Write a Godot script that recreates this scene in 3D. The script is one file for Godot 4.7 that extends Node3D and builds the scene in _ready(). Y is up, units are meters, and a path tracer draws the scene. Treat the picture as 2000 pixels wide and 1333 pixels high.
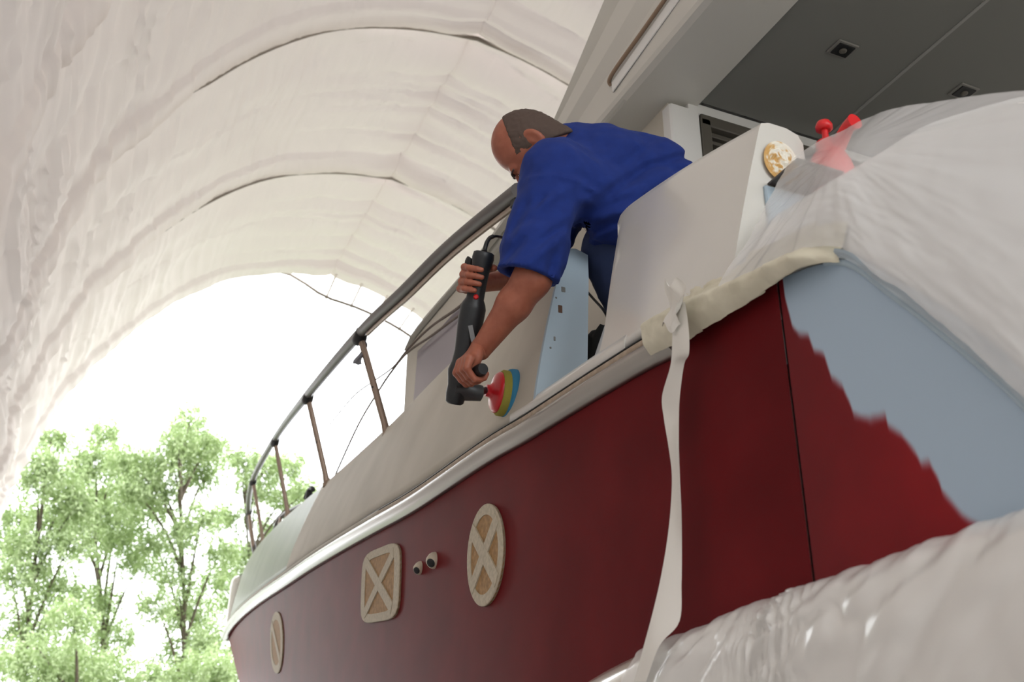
extends Node3D
# A motor yacht being polished under a white fabric vault. Metres, y up; the yacht's bow points to -z.

var M := {}
var yacht: Node3D

# ---------------------------------------------------------------- geometry helpers
class Geo:
	var v := PackedVector3Array()
	var i := PackedInt32Array()
	var uv := PackedVector2Array()
	var col := PackedColorArray()

	func vert(p: Vector3, t := Vector2.ZERO) -> int:
		v.append(p)
		uv.append(t)
		return v.size() - 1

	func quad(a: int, b: int, c: int, d: int) -> void:
		i.append_array(PackedInt32Array([a, b, c, a, c, d]))

	func grid(nu: int, nv: int, f: Callable) -> Geo:
		var b := v.size()
		for y in nv + 1:
			for x in nu + 1:
				var t := Vector2(float(x) / nu, float(y) / nv)
				vert(f.call(t.x, t.y), t)
		for y in nv:
			for x in nu:
				var k := b + y * (nu + 1) + x
				quad(k, k + 1, k + nu + 2, k + nu + 1)
		return self

	# rings of equal length joined into a skin; closed rings wrap round, caps are fans
	func loft(rings: Array, closed := true, cap_a := true, cap_b := true, hard := false) -> Geo:
		var n: int = rings[0].size()
		var last := n if closed else n - 1
		for r in rings.size() - 1:
			if hard:
				for k in last:
					var k2 := (k + 1) % n
					var a := vert(rings[r][k])
					var b := vert(rings[r][k2])
					var c := vert(rings[r + 1][k2])
					var d := vert(rings[r + 1][k])
					quad(a, b, c, d)
			else:
				if r == 0:
					for k in n:
						vert(rings[0][k], Vector2(float(k) / n, 0))
				var b0 := v.size() - n
				for k in n:
					vert(rings[r + 1][k], Vector2(float(k) / n, float(r + 1) / rings.size()))
				for k in last:
					var k2 := (k + 1) % n
					quad(b0 + k, b0 + k2, b0 + n + k2, b0 + n + k)
		if cap_a:
			fan(rings[0], true)
		if cap_b:
			fan(rings[-1], false)
		return self

	func fan(ring: PackedVector3Array, back := false) -> Geo:
		var c := Vector3.ZERO
		for p in ring:
			c += p
		var m := vert(c / ring.size())
		var b := v.size()
		for p in ring:
			vert(p)
		var n := ring.size()
		for k in n:
			var k2 := (k + 1) % n
			if back:
				i.append_array(PackedInt32Array([m, b + k2, b + k]))
			else:
				i.append_array(PackedInt32Array([m, b + k, b + k2]))
		return self

	func tube(pts: PackedVector3Array, radii: Array, n := 12, caps := true) -> Geo:
		var rings := []
		var side := Vector3.ZERO
		for k in pts.size():
			var t := (pts[mini(k + 1, pts.size() - 1)] - pts[maxi(k - 1, 0)]).normalized()
			if k == 0:
				side = t.cross(Vector3.UP if absf(t.y) < 0.9 else Vector3.RIGHT).normalized()
			else:
				side = (side - t * side.dot(t)).normalized()
			var other := t.cross(side)
			var r: float = radii[mini(k, radii.size() - 1)]
			var ring := PackedVector3Array()
			for j in n:
				var a := TAU * j / n
				ring.append(pts[k] + (side * cos(a) + other * sin(a)) * r)
			rings.append(ring)
		return loft(rings, true, caps, caps)

	# profile of (radius, height) turned about the y axis of x
	func lathe(profile: Array, x: Transform3D, n := 24, hard := []) -> Geo:
		var rings := []
		for p in profile:
			var ring := PackedVector3Array()
			for j in n:
				var a := TAU * j / n
				ring.append(x * Vector3(cos(a) * p[0], p[1], sin(a) * p[0]))
			rings.append(ring)
		var from := 0
		for k in profile.size():
			if hard.has(k) and k > from:
				loft(rings.slice(from, k + 1), true, false, false)
				from = k
		if from < profile.size() - 1:
			loft(rings.slice(from), true, false, false)
		fan(rings[0], true)
		fan(rings[-1], false)
		return self

	func box(x: Transform3D, size: Vector3, bevel := 0.004) -> Geo:
		var h := size / 2.0
		var b := minf(bevel, minf(h.x, minf(h.y, h.z)) * 0.9)
		var rings := []
		for e in [[-h.y, b], [-h.y + b, 0.0], [h.y - b, 0.0], [h.y, b]]:
			var X: float = h.x - e[1]
			var Z: float = h.z - e[1]
			var c := b * 0.9
			var ring := PackedVector3Array()
			for p in [Vector2(X - c, -Z), Vector2(X, -Z + c), Vector2(X, Z - c), Vector2(X - c, Z), Vector2(-X + c, Z), Vector2(-X, Z - c), Vector2(-X, -Z + c), Vector2(-X + c, -Z)]:
				ring.append(x * Vector3(p.x, e[0], p.y))
			rings.append(ring)
		return loft(rings, true, true, true, true)

	func mesh() -> ArrayMesh:
		var nn := PackedVector3Array()
		nn.resize(v.size())
		for k in range(0, i.size(), 3):
			var a := i[k]
			var b := i[k + 1]
			var c := i[k + 2]
			var f := (v[c] - v[a]).cross(v[b] - v[a])
			nn[a] += f
			nn[b] += f
			nn[c] += f
		for k in nn.size():
			nn[k] = nn[k].normalized() if nn[k].length_squared() > 1e-24 else Vector3.UP
		var arr := []
		arr.resize(Mesh.ARRAY_MAX)
		arr[Mesh.ARRAY_VERTEX] = v
		arr[Mesh.ARRAY_NORMAL] = nn
		arr[Mesh.ARRAY_INDEX] = i
		if uv.size() == v.size():
			arr[Mesh.ARRAY_TEX_UV] = uv
		if col.size() == v.size():
			arr[Mesh.ARRAY_COLOR] = col
		var m := ArrayMesh.new()
		m.add_surface_from_arrays(Mesh.PRIMITIVE_TRIANGLES, arr)
		return m


# a distance field on a grid, meshed as surface nets
class Field:
	var o: Vector3
	var c: float
	var nx: int
	var ny: int
	var nz: int
	var d := PackedFloat32Array()

	func _init(lo: Vector3, hi: Vector3, cell: float) -> void:
		o = lo
		c = cell
		nx = int((hi.x - lo.x) / c) + 2
		ny = int((hi.y - lo.y) / c) + 2
		nz = int((hi.z - lo.z) / c) + 2
		d.resize(nx * ny * nz)
		d.fill(1.0)

	func span(lo: Vector3, hi: Vector3) -> Array:
		var a := (lo - o) / c
		var b := (hi - o) / c
		return [maxi(0, int(a.x)), maxi(0, int(a.y)), maxi(0, int(a.z)), mini(nx - 1, int(b.x) + 1), mini(ny - 1, int(b.y) + 1), mini(nz - 1, int(b.z) + 1)]

	func blend(at: int, e: float, k: float) -> void:
		var was := d[at]
		if k <= 0.0:
			d[at] = minf(was, e)
			return
		var h := clampf(0.5 + 0.5 * (was - e) / k, 0.0, 1.0)
		d[at] = was + (e - was) * h - k * h * (1.0 - h)

	func carve(at: int, e: float, k: float) -> void:
		var was := d[at]
		var h := clampf(0.5 - 0.5 * (was + e) / maxf(k, 1e-5), 0.0, 1.0)
		d[at] = was + (-e - was) * h + k * h * (1.0 - h)

	func cap(a: Vector3, b: Vector3, ra: float, rb: float, k: float, away := false) -> void:
		var m := maxf(ra, rb) + k + c * 2.5
		var s := span(a.min(b) - Vector3.ONE * m, a.max(b) + Vector3.ONE * m)
		var ab := b - a
		var l := maxf(ab.length_squared(), 1e-9)
		for z in range(s[2], s[5] + 1):
			for y in range(s[1], s[4] + 1):
				var at: int = (z * ny + y) * nx + s[0]
				var p := o + Vector3(s[0], y, z) * c - a
				for x in range(s[0], s[3] + 1):
					var h := clampf(p.dot(ab) / l, 0.0, 1.0)
					var e := (p - ab * h).length() - ra - (rb - ra) * h
					if e < m:
						if away:
							carve(at, e, k)
						else:
							blend(at, e, k)
					p.x += c
					at += 1

	func ell(at0: Vector3, basis: Basis, r: Vector3, k: float, away := false) -> void:
		var m := maxf(r.x, maxf(r.y, r.z)) + k + c * 2.5
		var s := span(at0 - Vector3.ONE * m, at0 + Vector3.ONE * m)
		var inv := basis.transposed()
		var r2 := r * r
		for z in range(s[2], s[5] + 1):
			for y in range(s[1], s[4] + 1):
				var at: int = (z * ny + y) * nx + s[0]
				for x in range(s[0], s[3] + 1):
					var p := inv * (o + Vector3(x, y, z) * c - at0)
					var e := ((p / r).length())
					e = e * (e - 1.0) / maxf((p / r2).length(), 1e-4)
					if away:
						carve(at, e, k)
					else:
						blend(at, e, k)
					at += 1

	# everything on the far side of a plane goes
	func cut(at0: Vector3, n: Vector3) -> void:
		var at := 0
		for z in nz:
			for y in ny:
				for x in nx:
					d[at] = maxf(d[at], (o + Vector3(x, y, z) * c - at0).dot(n))
					at += 1

	# a crease (deep > 0) or ridge (deep < 0) along a-b, seen along n
	func fold(a: Vector3, b: Vector3, n: Vector3, w: float, deep: float, reach := 0.2) -> void:
		var s := span(a.min(b) - Vector3.ONE * reach, a.max(b) + Vector3.ONE * reach)
		n = n.normalized()
		var ab := b - a
		ab -= n * ab.dot(n)
		var l := maxf(ab.length_squared(), 1e-9)
		for z in range(s[2], s[5] + 1):
			for y in range(s[1], s[4] + 1):
				var at: int = (z * ny + y) * nx + s[0]
				for x in range(s[0], s[3] + 1):
					if absf(d[at]) < 0.04:
						var p := o + Vector3(x, y, z) * c - a
						p -= n * p.dot(n)
						var t := p.dot(ab) / l
						var h := clampf(t, 0.0, 1.0)
						var q := (p - ab * h).length() / w
						if q < 3.0:
							d[at] += deep * (1.0 - absf(d[at]) / 0.04) * exp(-q * q) * (0.35 + 0.65 * sin(PI * (0.1 + 0.8 * h)))
					at += 1

	func ripple(noise: FastNoiseLite, amount: float) -> void:
		var at := 0
		for z in nz:
			for y in ny:
				for x in nx:
					if absf(d[at]) < 0.03:
						d[at] += noise.get_noise_3dv(o + Vector3(x, y, z) * c) * amount
					at += 1

	func into(g: Geo) -> Geo:
		var ids := PackedInt32Array()
		ids.resize(nx * ny * nz)
		ids.fill(-1)
		var off := [0, 1, nx, nx + 1, nx * ny, nx * ny + 1, nx * ny + nx, nx * ny + nx + 1]
		var sh := [Vector3(0, 0, 0), Vector3(1, 0, 0), Vector3(0, 1, 0), Vector3(1, 1, 0), Vector3(0, 0, 1), Vector3(1, 0, 1), Vector3(0, 1, 1), Vector3(1, 1, 1)]
		var edges := [[0, 1], [2, 3], [4, 5], [6, 7], [0, 2], [1, 3], [4, 6], [5, 7], [0, 4], [1, 5], [2, 6], [3, 7]]
		var far := c * 4.0
		for z in nz - 1:
			for y in ny - 1:
				var at := (z * ny + y) * nx
				for x in nx - 1:
					var d0 := d[at]
					if absf(d0) < far:
						var mask := 0
						for k in 8:
							if d[at + off[k]] < 0.0:
								mask |= 1 << k
						if mask != 0 and mask != 255:
							var sum := Vector3.ZERO
							var n := 0
							for e in edges:
								var a := d[at + off[e[0]]]
								var b := d[at + off[e[1]]]
								if (a < 0.0) != (b < 0.0):
									sum += sh[e[0]].lerp(sh[e[1]], a / (a - b))
									n += 1
							ids[at] = g.vert(o + (Vector3(x, y, z) + sum / n) * c)
					at += 1
		var row := nx
		var slab := nx * ny
		for z in range(1, nz - 1):
			for y in range(1, ny - 1):
				var at := (z * ny + y) * nx + 1
				for x in range(1, nx - 1):
					if ids[at] >= 0 or absf(d[at]) < far:
						var i0 := d[at] < 0.0
						face(g, ids, i0, d[at + 1] < 0.0, at, at - row, at - row - slab, at - slab)
						face(g, ids, i0, d[at + row] < 0.0, at, at - slab, at - slab - 1, at - 1)
						face(g, ids, i0, d[at + slab] < 0.0, at, at - 1, at - 1 - row, at - row)
					at += 1
		return g

	func face(g: Geo, ids: PackedInt32Array, i0: bool, i1: bool, a: int, b: int, e: int, f: int) -> void:
		if i0 == i1 or ids[a] < 0 or ids[b] < 0 or ids[e] < 0 or ids[f] < 0:
			return
		if i0:
			g.quad(ids[a], ids[f], ids[e], ids[b])
		else:
			g.quad(ids[a], ids[b], ids[e], ids[f])


func tab(t: Array, s: float) -> float:
	if s <= t[0][0]:
		return t[0][1]
	for k in t.size() - 1:
		if s <= t[k + 1][0]:
			var p: float = t[maxi(k - 1, 0)][1]
			var q: float = t[mini(k + 2, t.size() - 1)][1]
			var ps: float = t[maxi(k - 1, 0)][0]
			var qs: float = t[mini(k + 2, t.size() - 1)][0]
			var w: float = t[k + 1][0] - t[k][0]
			var m0: float = (t[k + 1][1] - p) / maxf(t[k + 1][0] - ps, 1e-4) * w
			var m1: float = (q - t[k][1]) / maxf(qs - t[k][0], 1e-4) * w
			var u: float = (s - t[k][0]) / w
			return (2 * u * u * u - 3 * u * u + 1) * t[k][1] + (u * u * u - 2 * u * u + u) * m0 + (-2 * u * u * u + 3 * u * u) * t[k + 1][1] + (u * u * u - u * u) * m1
	return t[-1][1]


func smooth_path(pts: Array, per := 8) -> PackedVector3Array:
	var out := PackedVector3Array()
	for k in pts.size() - 1:
		var a: Vector3 = pts[maxi(k - 1, 0)]
		var d: Vector3 = pts[mini(k + 2, pts.size() - 1)]
		for j in per:
			out.append((pts[k] as Vector3).cubic_interpolate(pts[k + 1], a, d, float(j) / per))
	out.append(pts[-1])
	return out


# one named mesh; under a thing it keeps world coordinates
func put(called: String, g: Geo, m: Material, parent: Node = null) -> MeshInstance3D:
	var o := MeshInstance3D.new()
	o.name = called
	o.mesh = g.mesh()
	o.material_override = m
	if parent == null:
		add_child(o, true)
	else:
		parent.add_child(o, true)
		if not parent is MeshInstance3D:
			o.position = -(parent as Node3D).position
	return o


func thing(called: String, label: String, category: String, at: Vector3, group := "") -> Node3D:
	var o := Node3D.new()
	o.name = called
	o.position = at
	add_child(o, true)
	tag(o, label, category, group)
	return o


func tag(o: Node, label: String, category: String, group := "") -> Node:
	o.set_meta("label", label)
	o.set_meta("category", category)
	if group:
		o.set_meta("group", group)
	return o


func noise(freq: float, seed_n := 1, oct := 3) -> FastNoiseLite:
	var n := FastNoiseLite.new()
	n.seed = seed_n
	n.frequency = freq
	n.noise_type = FastNoiseLite.TYPE_SIMPLEX_SMOOTH
	n.fractal_octaves = oct
	return n


func ntex(freq: float, seed_n := 1, lo := Color.BLACK, hi := Color.WHITE, size := 512, oct := 4) -> NoiseTexture2D:
	var t := NoiseTexture2D.new()
	t.width = size
	t.height = size
	t.seamless = true
	t.noise = noise(freq, seed_n, oct)
	var r := Gradient.new()
	r.set_color(0, lo)
	r.set_color(1, hi)
	t.color_ramp = r
	return t


func mat(r: int, g: int, b: int, rough := 0.6, extra := {}) -> StandardMaterial3D:
	var m := StandardMaterial3D.new()
	m.albedo_color = Color8(r, g, b)
	m.roughness = rough
	for k in extra:
		m.set(k, extra[k])
	return m


func triplanar(m: StandardMaterial3D, tex: Texture2D, scale: float, bump: Texture2D = null, depth := 0.1) -> StandardMaterial3D:
	m.uv1_triplanar = true
	m.uv1_world_triplanar = true
	m.uv1_scale = Vector3.ONE * scale
	if tex:
		m.albedo_texture = tex
	if bump:
		m.heightmap_enabled = true
		m.heightmap_texture = bump
		m.heightmap_scale = depth
	return m


# ---------------------------------------------------------------- the hull's lines (s = distance ahead, -z)
const BOW := 14.83
const MID := 2.6
var rail_y := [[0.5, 1.2], [0.8, 1.82], [1.0, 2.19], [1.1, 2.335], [1.2, 2.465], [1.32, 2.602], [1.56, 2.669], [1.9, 2.744], [2.2, 2.775], [2.63, 2.809], [2.92, 2.844], [3.72, 2.922], [4.38, 3.016], [5.34, 3.157], [5.94, 3.245], [6.88, 3.38], [8.49, 3.63], [10.5, 3.94], [12.92, 4.3], [14.83, 4.54]]
var bul_y := [[1.3, 3.05], [2.0, 3.26], [2.32, 3.3], [2.63, 3.365], [2.85, 3.415], [3.3, 3.48], [4.0, 3.585], [5.06, 3.695], [6.79, 3.965], [9.42, 4.45], [12.0, 4.86], [14.9, 5.2]]

func stem_at(h: float) -> float:
	return maxf(BOW - 1.81 * h, 8.5)

func hull_x(s: float, h: float) -> float:
	var sb := stem_at(h)
	return 1.25 + (MID - 1.25) * pow(clampf((s - 2.5) / (sb - 2.5), 0.0, 1.0), 1.45)

# horizontal outward direction of the port side at s
func hull_out(s: float, h := 0.0) -> Vector3:
	var a := hull_x(s - 0.05, h)
	var b := hull_x(s + 0.05, h)
	return Vector3(-0.1, 0, -(b - a)).normalized()

func rail_pt(s: float, out: float, dy: float) -> Vector3:
	var n := hull_out(minf(s, BOW - 0.1))
	return Vector3(hull_x(s, 0), tab(rail_y, s) + dy, -s) + n * out

func mir(p: Vector3) -> Vector3:
	return Vector3(2.0 * MID - p.x, p.y, p.z)

# a strip swept along the sheer from s0 to s1: profile of (out, dy)
func sweep(g: Geo, s0: float, s1: float, n: int, prof: Array, grow := 0.0, mirror := false) -> Geo:
	var rings := []
	for k in n + 1:
		var s := lerpf(s0, s1, float(k) / n)
		var f := 1.0 + grow * clampf((s - 2.5) / 10.0, 0.0, 1.0)
		var ring := PackedVector3Array()
		for p in prof:
			var q := rail_pt(s, p[0] * f, p[1] * f)
			if q.x > MID:
				q.x = MID
			ring.append(mir(q) if mirror else q)
		rings.append(ring)
	return g.loft(rings, true, true, true)

# the bulwark: how far inboard of the sheer its top lies
func bul_in(s: float) -> float:
	return lerpf(lerpf(0.11, 0.2, smoothstep(2.6, 3.8, s)), 0.1, smoothstep(8.0, 14.5, s))

func bul_pt(s: float, t: float, inward := 0.0) -> Vector3:
	var y0 := tab(rail_y, s) - 0.005
	var y1 := tab(bul_y, s)
	var n := hull_out(minf(s, BOW - 0.1))
	var p := Vector3(hull_x(s, 0), lerpf(y0, y1, t), -s) - n * (bul_in(s) * pow(t, 1.25) + inward)
	p.x = minf(p.x, MID)
	return p


func _ready() -> void:
	camera_and_light()
	materials()
	ground()
	vault()
	hull()
	bulwarks()
	superstructure()
	guard_rails()
	hull_fittings()
	stern_and_films()
	polisher()
	person()
	trees()


func camera_and_light() -> void:
	var cam := Camera3D.new()
	cam.name = "camera"
	var at := CameraAttributesPhysical.new()
	at.frustum_focal_length = 38.6
	at.frustum_focus_distance = 3.3
	at.exposure_aperture = 4.8
	at.frustum_near = 0.05
	at.frustum_far = 300.0
	cam.attributes = at
	cam.keep_aspect = Camera3D.KEEP_HEIGHT
	cam.fov = rad_to_deg(2.0 * atan(666.5 / 2144.0))
	cam.near = 0.05
	cam.far = 300.0
	cam.position = Vector3(0, 1.6, 0)
	cam.rotation_degrees = Vector3(26.1682, -24.3278, 0)
	add_child(cam)
	cam.current = true
	var e := Environment.new()
	e.background_mode = Environment.BG_SKY
	var sky := Sky.new()
	var sm := ProceduralSkyMaterial.new()   # a bright, even overcast
	sm.sky_top_color = Color(0.975, 0.99, 1.0)
	sm.sky_horizon_color = Color(0.98, 0.99, 1.0)
	sm.ground_bottom_color = Color(0.45, 0.46, 0.42)
	sm.ground_horizon_color = Color(0.6, 0.62, 0.58)
	sm.sky_energy_multiplier = 3.4
	sm.ground_energy_multiplier = 1.2
	sky.sky_material = sm
	e.sky = sky
	e.tonemap_mode = Environment.TONE_MAPPER_LINEAR
	e.tonemap_exposure = 0.32
	e.sdfgi_enabled = true
	e.ssao_enabled = true
	e.ssil_enabled = true
	var w := WorldEnvironment.new()
	w.name = "world"
	w.environment = e
	add_child(w)


func materials() -> void:
	var cloud := ntex(0.012, 5, Color(0.86, 0.86, 0.86), Color(1, 1, 1))
	var weave := ntex(0.2, 6)
	M.fabric = mat(226, 216, 210, 0.9, {"backlight_enabled": true, "backlight": Color(0.28, 0.2725, 0.273)})
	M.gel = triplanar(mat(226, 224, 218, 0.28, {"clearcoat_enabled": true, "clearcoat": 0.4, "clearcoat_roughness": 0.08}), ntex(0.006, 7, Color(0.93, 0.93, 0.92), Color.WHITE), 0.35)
	M.gel_bow_reflect_tint = triplanar(mat(150, 152, 138, 0.3, {"metallic_specular": 0.12}), ntex(0.008, 28, Color(0.88, 0.88, 0.87), Color.WHITE), 0.4)  # white gelcoat; the reflected trees are put into its greenish grey colour
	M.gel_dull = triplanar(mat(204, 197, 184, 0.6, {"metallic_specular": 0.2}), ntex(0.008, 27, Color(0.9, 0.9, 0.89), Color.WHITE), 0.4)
	M.white = mat(232, 232, 229, 0.35)
	M.primer = mat(166, 184, 196, 0.55)
	M.red = triplanar(mat(112, 28, 32, 0.45, {"metallic_specular": 0.13}), ntex(0.01, 8, Color(0.84, 0.88, 0.88), Color.WHITE), 0.5)
	M.dark = mat(24, 25, 27, 0.5)
	M.steel = mat(92, 87, 85, 0.42, {"metallic": 0.5})
	M.steel_brown = mat(150, 132, 118, 0.35, {"metallic": 0.6})
	M.railing = mat(168, 163, 156, 0.25, {"metallic": 0.35})
	M.strip = triplanar(mat(192, 174, 154, 0.6), ntex(0.03, 9, Color(0.8, 0.78, 0.76), Color.WHITE), 1.5)
	M.liner = mat(122, 122, 117, 0.8)
	M.arch = mat(122, 112, 102, 0.6)
	M.glass = mat(14, 15, 16, 0.08)
	M.frame = mat(92, 88, 80, 0.5)
	M.masking = triplanar(mat(226, 220, 200, 0.75), ntex(0.02, 10, Color(0.9, 0.9, 0.88), Color.WHITE), 1.2)
	M.paper = mat(232, 229, 222, 0.7, {"backlight_enabled": true, "backlight": Color(0.35, 0.34, 0.32)})
	M.ochre = triplanar(mat(186, 146, 96, 0.7), ntex(0.03, 11, Color(0.72, 0.7, 0.66), Color.WHITE), 2.5)
	M.tape = triplanar(mat(206, 194, 172, 0.7), ntex(0.03, 12, Color(0.84, 0.84, 0.82), Color.WHITE), 3.0)
	M.film = mat(246, 247, 248, 0.35, {"clearcoat_enabled": true, "clearcoat": 0.7, "clearcoat_roughness": 0.12, "transparency": BaseMaterial3D.TRANSPARENCY_ALPHA})
	M.film.albedo_color.a = 0.52
	M.wrap = mat(244, 243, 240, 0.35, {"clearcoat_enabled": true, "clearcoat": 0.6, "clearcoat_roughness": 0.12, "transparency": BaseMaterial3D.TRANSPARENCY_ALPHA})
	M.wrap.albedo_color.a = 0.8
	M.skin = triplanar(mat(174, 106, 82, 0.5, {"subsurf_scatter_enabled": true, "subsurf_scatter_strength": 0.12}), ntex(0.02, 13, Color(0.84, 0.78, 0.76), Color.WHITE), 3.0)
	M.shirt = triplanar(mat(22, 50, 128, 0.95, {"rim_enabled": true, "rim": 0.1, "rim_tint": 0.6}), ntex(0.02, 14, Color(0.86, 0.86, 0.9), Color.WHITE), 2.0, weave, 0.02)
	M.trousers = mat(52, 66, 104, 0.9)
	M.hair = triplanar(mat(104, 86, 76, 0.8), ntex(0.3, 15, Color(0.62, 0.6, 0.6), Color.WHITE), 6.0)
	M.tool = mat(32, 35, 38, 0.42)
	M.red_plastic = mat(214, 34, 38, 0.35)
	M.concrete = triplanar(mat(182, 181, 178, 0.9), cloud, 0.25)
	M.grass = triplanar(mat(118, 126, 100, 0.95), ntex(0.03, 16, Color(0.7, 0.75, 0.6), Color.WHITE), 0.2)
	M.bark = triplanar(mat(112, 98, 84, 0.9), ntex(0.03, 17, Color(0.6, 0.6, 0.6), Color.WHITE), 0.8)
	M.leaf = mat(188, 198, 160, 0.7, {"backlight_enabled": true, "backlight": Color(0.7, 0.76, 0.58), "vertex_color_use_as_albedo": true})


func ground() -> void:
	var g := put("floor", Geo.new().box(Transform3D(Basis(), Vector3(3.9, -0.1, -3)), Vector3(16, 0.2, 34), 0.01), M.concrete)
	tag(g, "pale concrete yard floor under the yacht and the fabric vault", "floor").set_meta("kind", "structure")
	var l := Geo.new()
	l.grid(20, 20, func(u, v): return Vector3(lerpf(-60, 60, u), -0.21 + 0.1 * sin(u * 31.0) * sin(v * 23.0), lerpf(20, -80, v)))
	var o := put("ground", l, M.grass)
	tag(o, "rough grass ground outside around the fabric vault and under the trees", "ground").set_meta("kind", "structure")


# ---------------------------------------------------------------- the fabric vault
var vault_pts := [[-1.43, 0.0], [-1.25, 1.6], [-0.818, 4.0], [-0.566, 5.68], [-0.41, 6.613], [-0.05, 7.844], [0.48, 8.77], [0.96, 9.493], [1.62, 10.152], [2.28, 10.584], [3.12, 10.872], [3.9, 10.992]]

func vault_at(u: float) -> Vector2:
	var f := clampf(u, 0.0, 1.0) * (vault_pts.size() - 1)
	var k := mini(int(f), vault_pts.size() - 2)
	var p: Array = vault_pts[maxi(k - 1, 0)]
	var a: Array = vault_pts[k]
	var b: Array = vault_pts[k + 1]
	var q: Array = vault_pts[mini(k + 2, vault_pts.size() - 1)]
	return Vector2(a[0], a[1]).cubic_interpolate(Vector2(b[0], b[1]), Vector2(p[0], p[1]), Vector2(q[0], q[1]), f - k)

func vault_in(u: float) -> Vector2:
	var t := (vault_at(minf(u + 0.02, 1.0)) - vault_at(maxf(u - 0.02, 0.0))).normalized()
	return Vector2(t.y, -t.x)

func vault() -> void:
	var root := thing("ceiling", "white translucent fabric vault of gathered bays arching over the whole yacht", "tent", Vector3(3.90, 0, -5))
	root.set_meta("kind", "structure")
	var arches := [-10.2, -6.84, -3.54, -0.24, 3.06, 6.36, 9.58, 12.84, 16.08]
	var n1 := noise(1.0, 21, 3)
	var n2 := noise(1.0, 22, 2)
	var n3 := noise(1.0, 23, 2)
	for k in 8:
		for side in 2:
			var s0: float = arches[k]
			var s1: float = arches[k + 1] + (0.06 if k < 7 else 0.06)
			var g := Geo.new()
			var f := func(u0: float, v: float) -> Vector3:
				var u := u0 / 0.08 * 0.25 if u0 < 0.08 else 0.25 + (u0 - 0.08) / 0.92 * 0.75
				var s := lerpf(s0, s1, v)
				var p := vault_at(u)
				var nn := vault_in(u)
				var wall := 1.0 - smoothstep(0.3, 0.85, u)
				var ridge := smoothstep(0.74, 1.0, u)
				# deep hanging folds on the wall, finer ones over the roof, puckers at the ridge
				var d := 0.035 + 0.06 * pow(v, 4.0) + 0.05 * sin(PI * v) * (1.0 - wall * 0.7)
				var slant := s + (u - 0.4) * 0.9
				# gathers drawn lengthwise from arch to arch, strongest low on the walls
				var lane := u * 11.0 + 0.12 * n3.get_noise_2d(u * 6.0, s * 0.4 + side * 9.0) + 0.05 * s * wall
				var free := 0.35 + 0.65 * sin(PI * v)
				var even := 1.0 - smoothstep(0.93, 0.99, u)
				var f1 := n1.get_noise_2d(lane * 0.9 + side * 40.0, s * 0.12 + k * 3.0)
				var f2 := n2.get_noise_2d(lane * 2.8 + side * 70.0, s * 0.13 + k * 5.0)
				var f4 := n2.get_noise_2d(lane * 5.5 + 13.0, s * 0.16 + k * 3.0 + side * 20.0)
				d += f1 * (0.02 + 0.06 * wall) * even
				d += (0.4 - sqrt(absf(f2))) * (0.03 + 0.1 * wall) * free * even
				d += (0.4 - sqrt(absf(f4))) * (0.016 + 0.045 * wall) * free * even
				d += (sqrt(absf(sin(s * 5.0 + (u - 1.0) * 3.0 + 2.5 * n3.get_noise_2d(s * 1.2, 4.0)))) - 0.6) * 0.15 * ridge * lerpf(1.0, 0.45 if side == 0 else 1.2, even)
				d += n3.get_noise_2d(s * 0.8, u * 5.0 + k * 3.0) * 0.05 * even
				# a hem pocket round each arch, a sewn seam across the middle of each bay
				d += 0.06 * smoothstep(0.88, 0.91, v)
				d -= 0.02 * exp(-pow((v - 0.47 - 0.03 * n3.get_noise_1d(u * 4.0)) / 0.008, 2.0))
				d -= 0.08 * smoothstep(0.95, 1.0, u)
				p += nn * d
				p.x = lerpf(p.x, 3.9, smoothstep(0.965, 1.0, u))
				var x := p.x if side == 0 else 7.80 - p.x
				return Vector3(x, p.y, -s)
			g.grid(250, 70, f)
			put("fabric_panel", g, M.fabric, root)
	for k in 9:
		var s: float = arches[k] + (0.35 if k == 8 else 0.0)
		var pts := PackedVector3Array()
		for j in 81:
			var u := j / 40.0
			var uu := u if u <= 1.0 else 2.0 - u
			var p := vault_at(uu) + vault_in(uu) * (lerpf(-0.05, 0.4, smoothstep(0.9, 1.0, u)) if k == 8 else (-0.03 + 0.17 * smoothstep(0.5, 0.62, uu)))
			pts.append(Vector3(p.x if u <= 1.0 else 7.80 - p.x, p.y, -s - (0.0 if k == 8 else 0.1)))
		put("arch_tube", Geo.new().tube(pts, [0.028], 8), M.arch, root)
	var rp := Geo.new()
	rp.tube(PackedVector3Array([Vector3(3.90, 11.1, 10.2), Vector3(3.90, 11.1, -16.5)]), [0.03], 8)
	put("ridge_tube", rp, M.steel_brown, root)
	# ties between the last bay's hem and the end tube
	for j in 9:
		var u := 0.985 - j * 0.052
		var p := vault_at(u) + vault_in(u) * 0.16
		var q := vault_at(u) + vault_in(u) * 0.4
		put("tie_strap", Geo.new().tube(PackedVector3Array([Vector3(7.80 - p.x, p.y, -16.0), Vector3(7.80 - q.x, q.y, -16.48)]), [0.022], 6), M.fabric, root)


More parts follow.
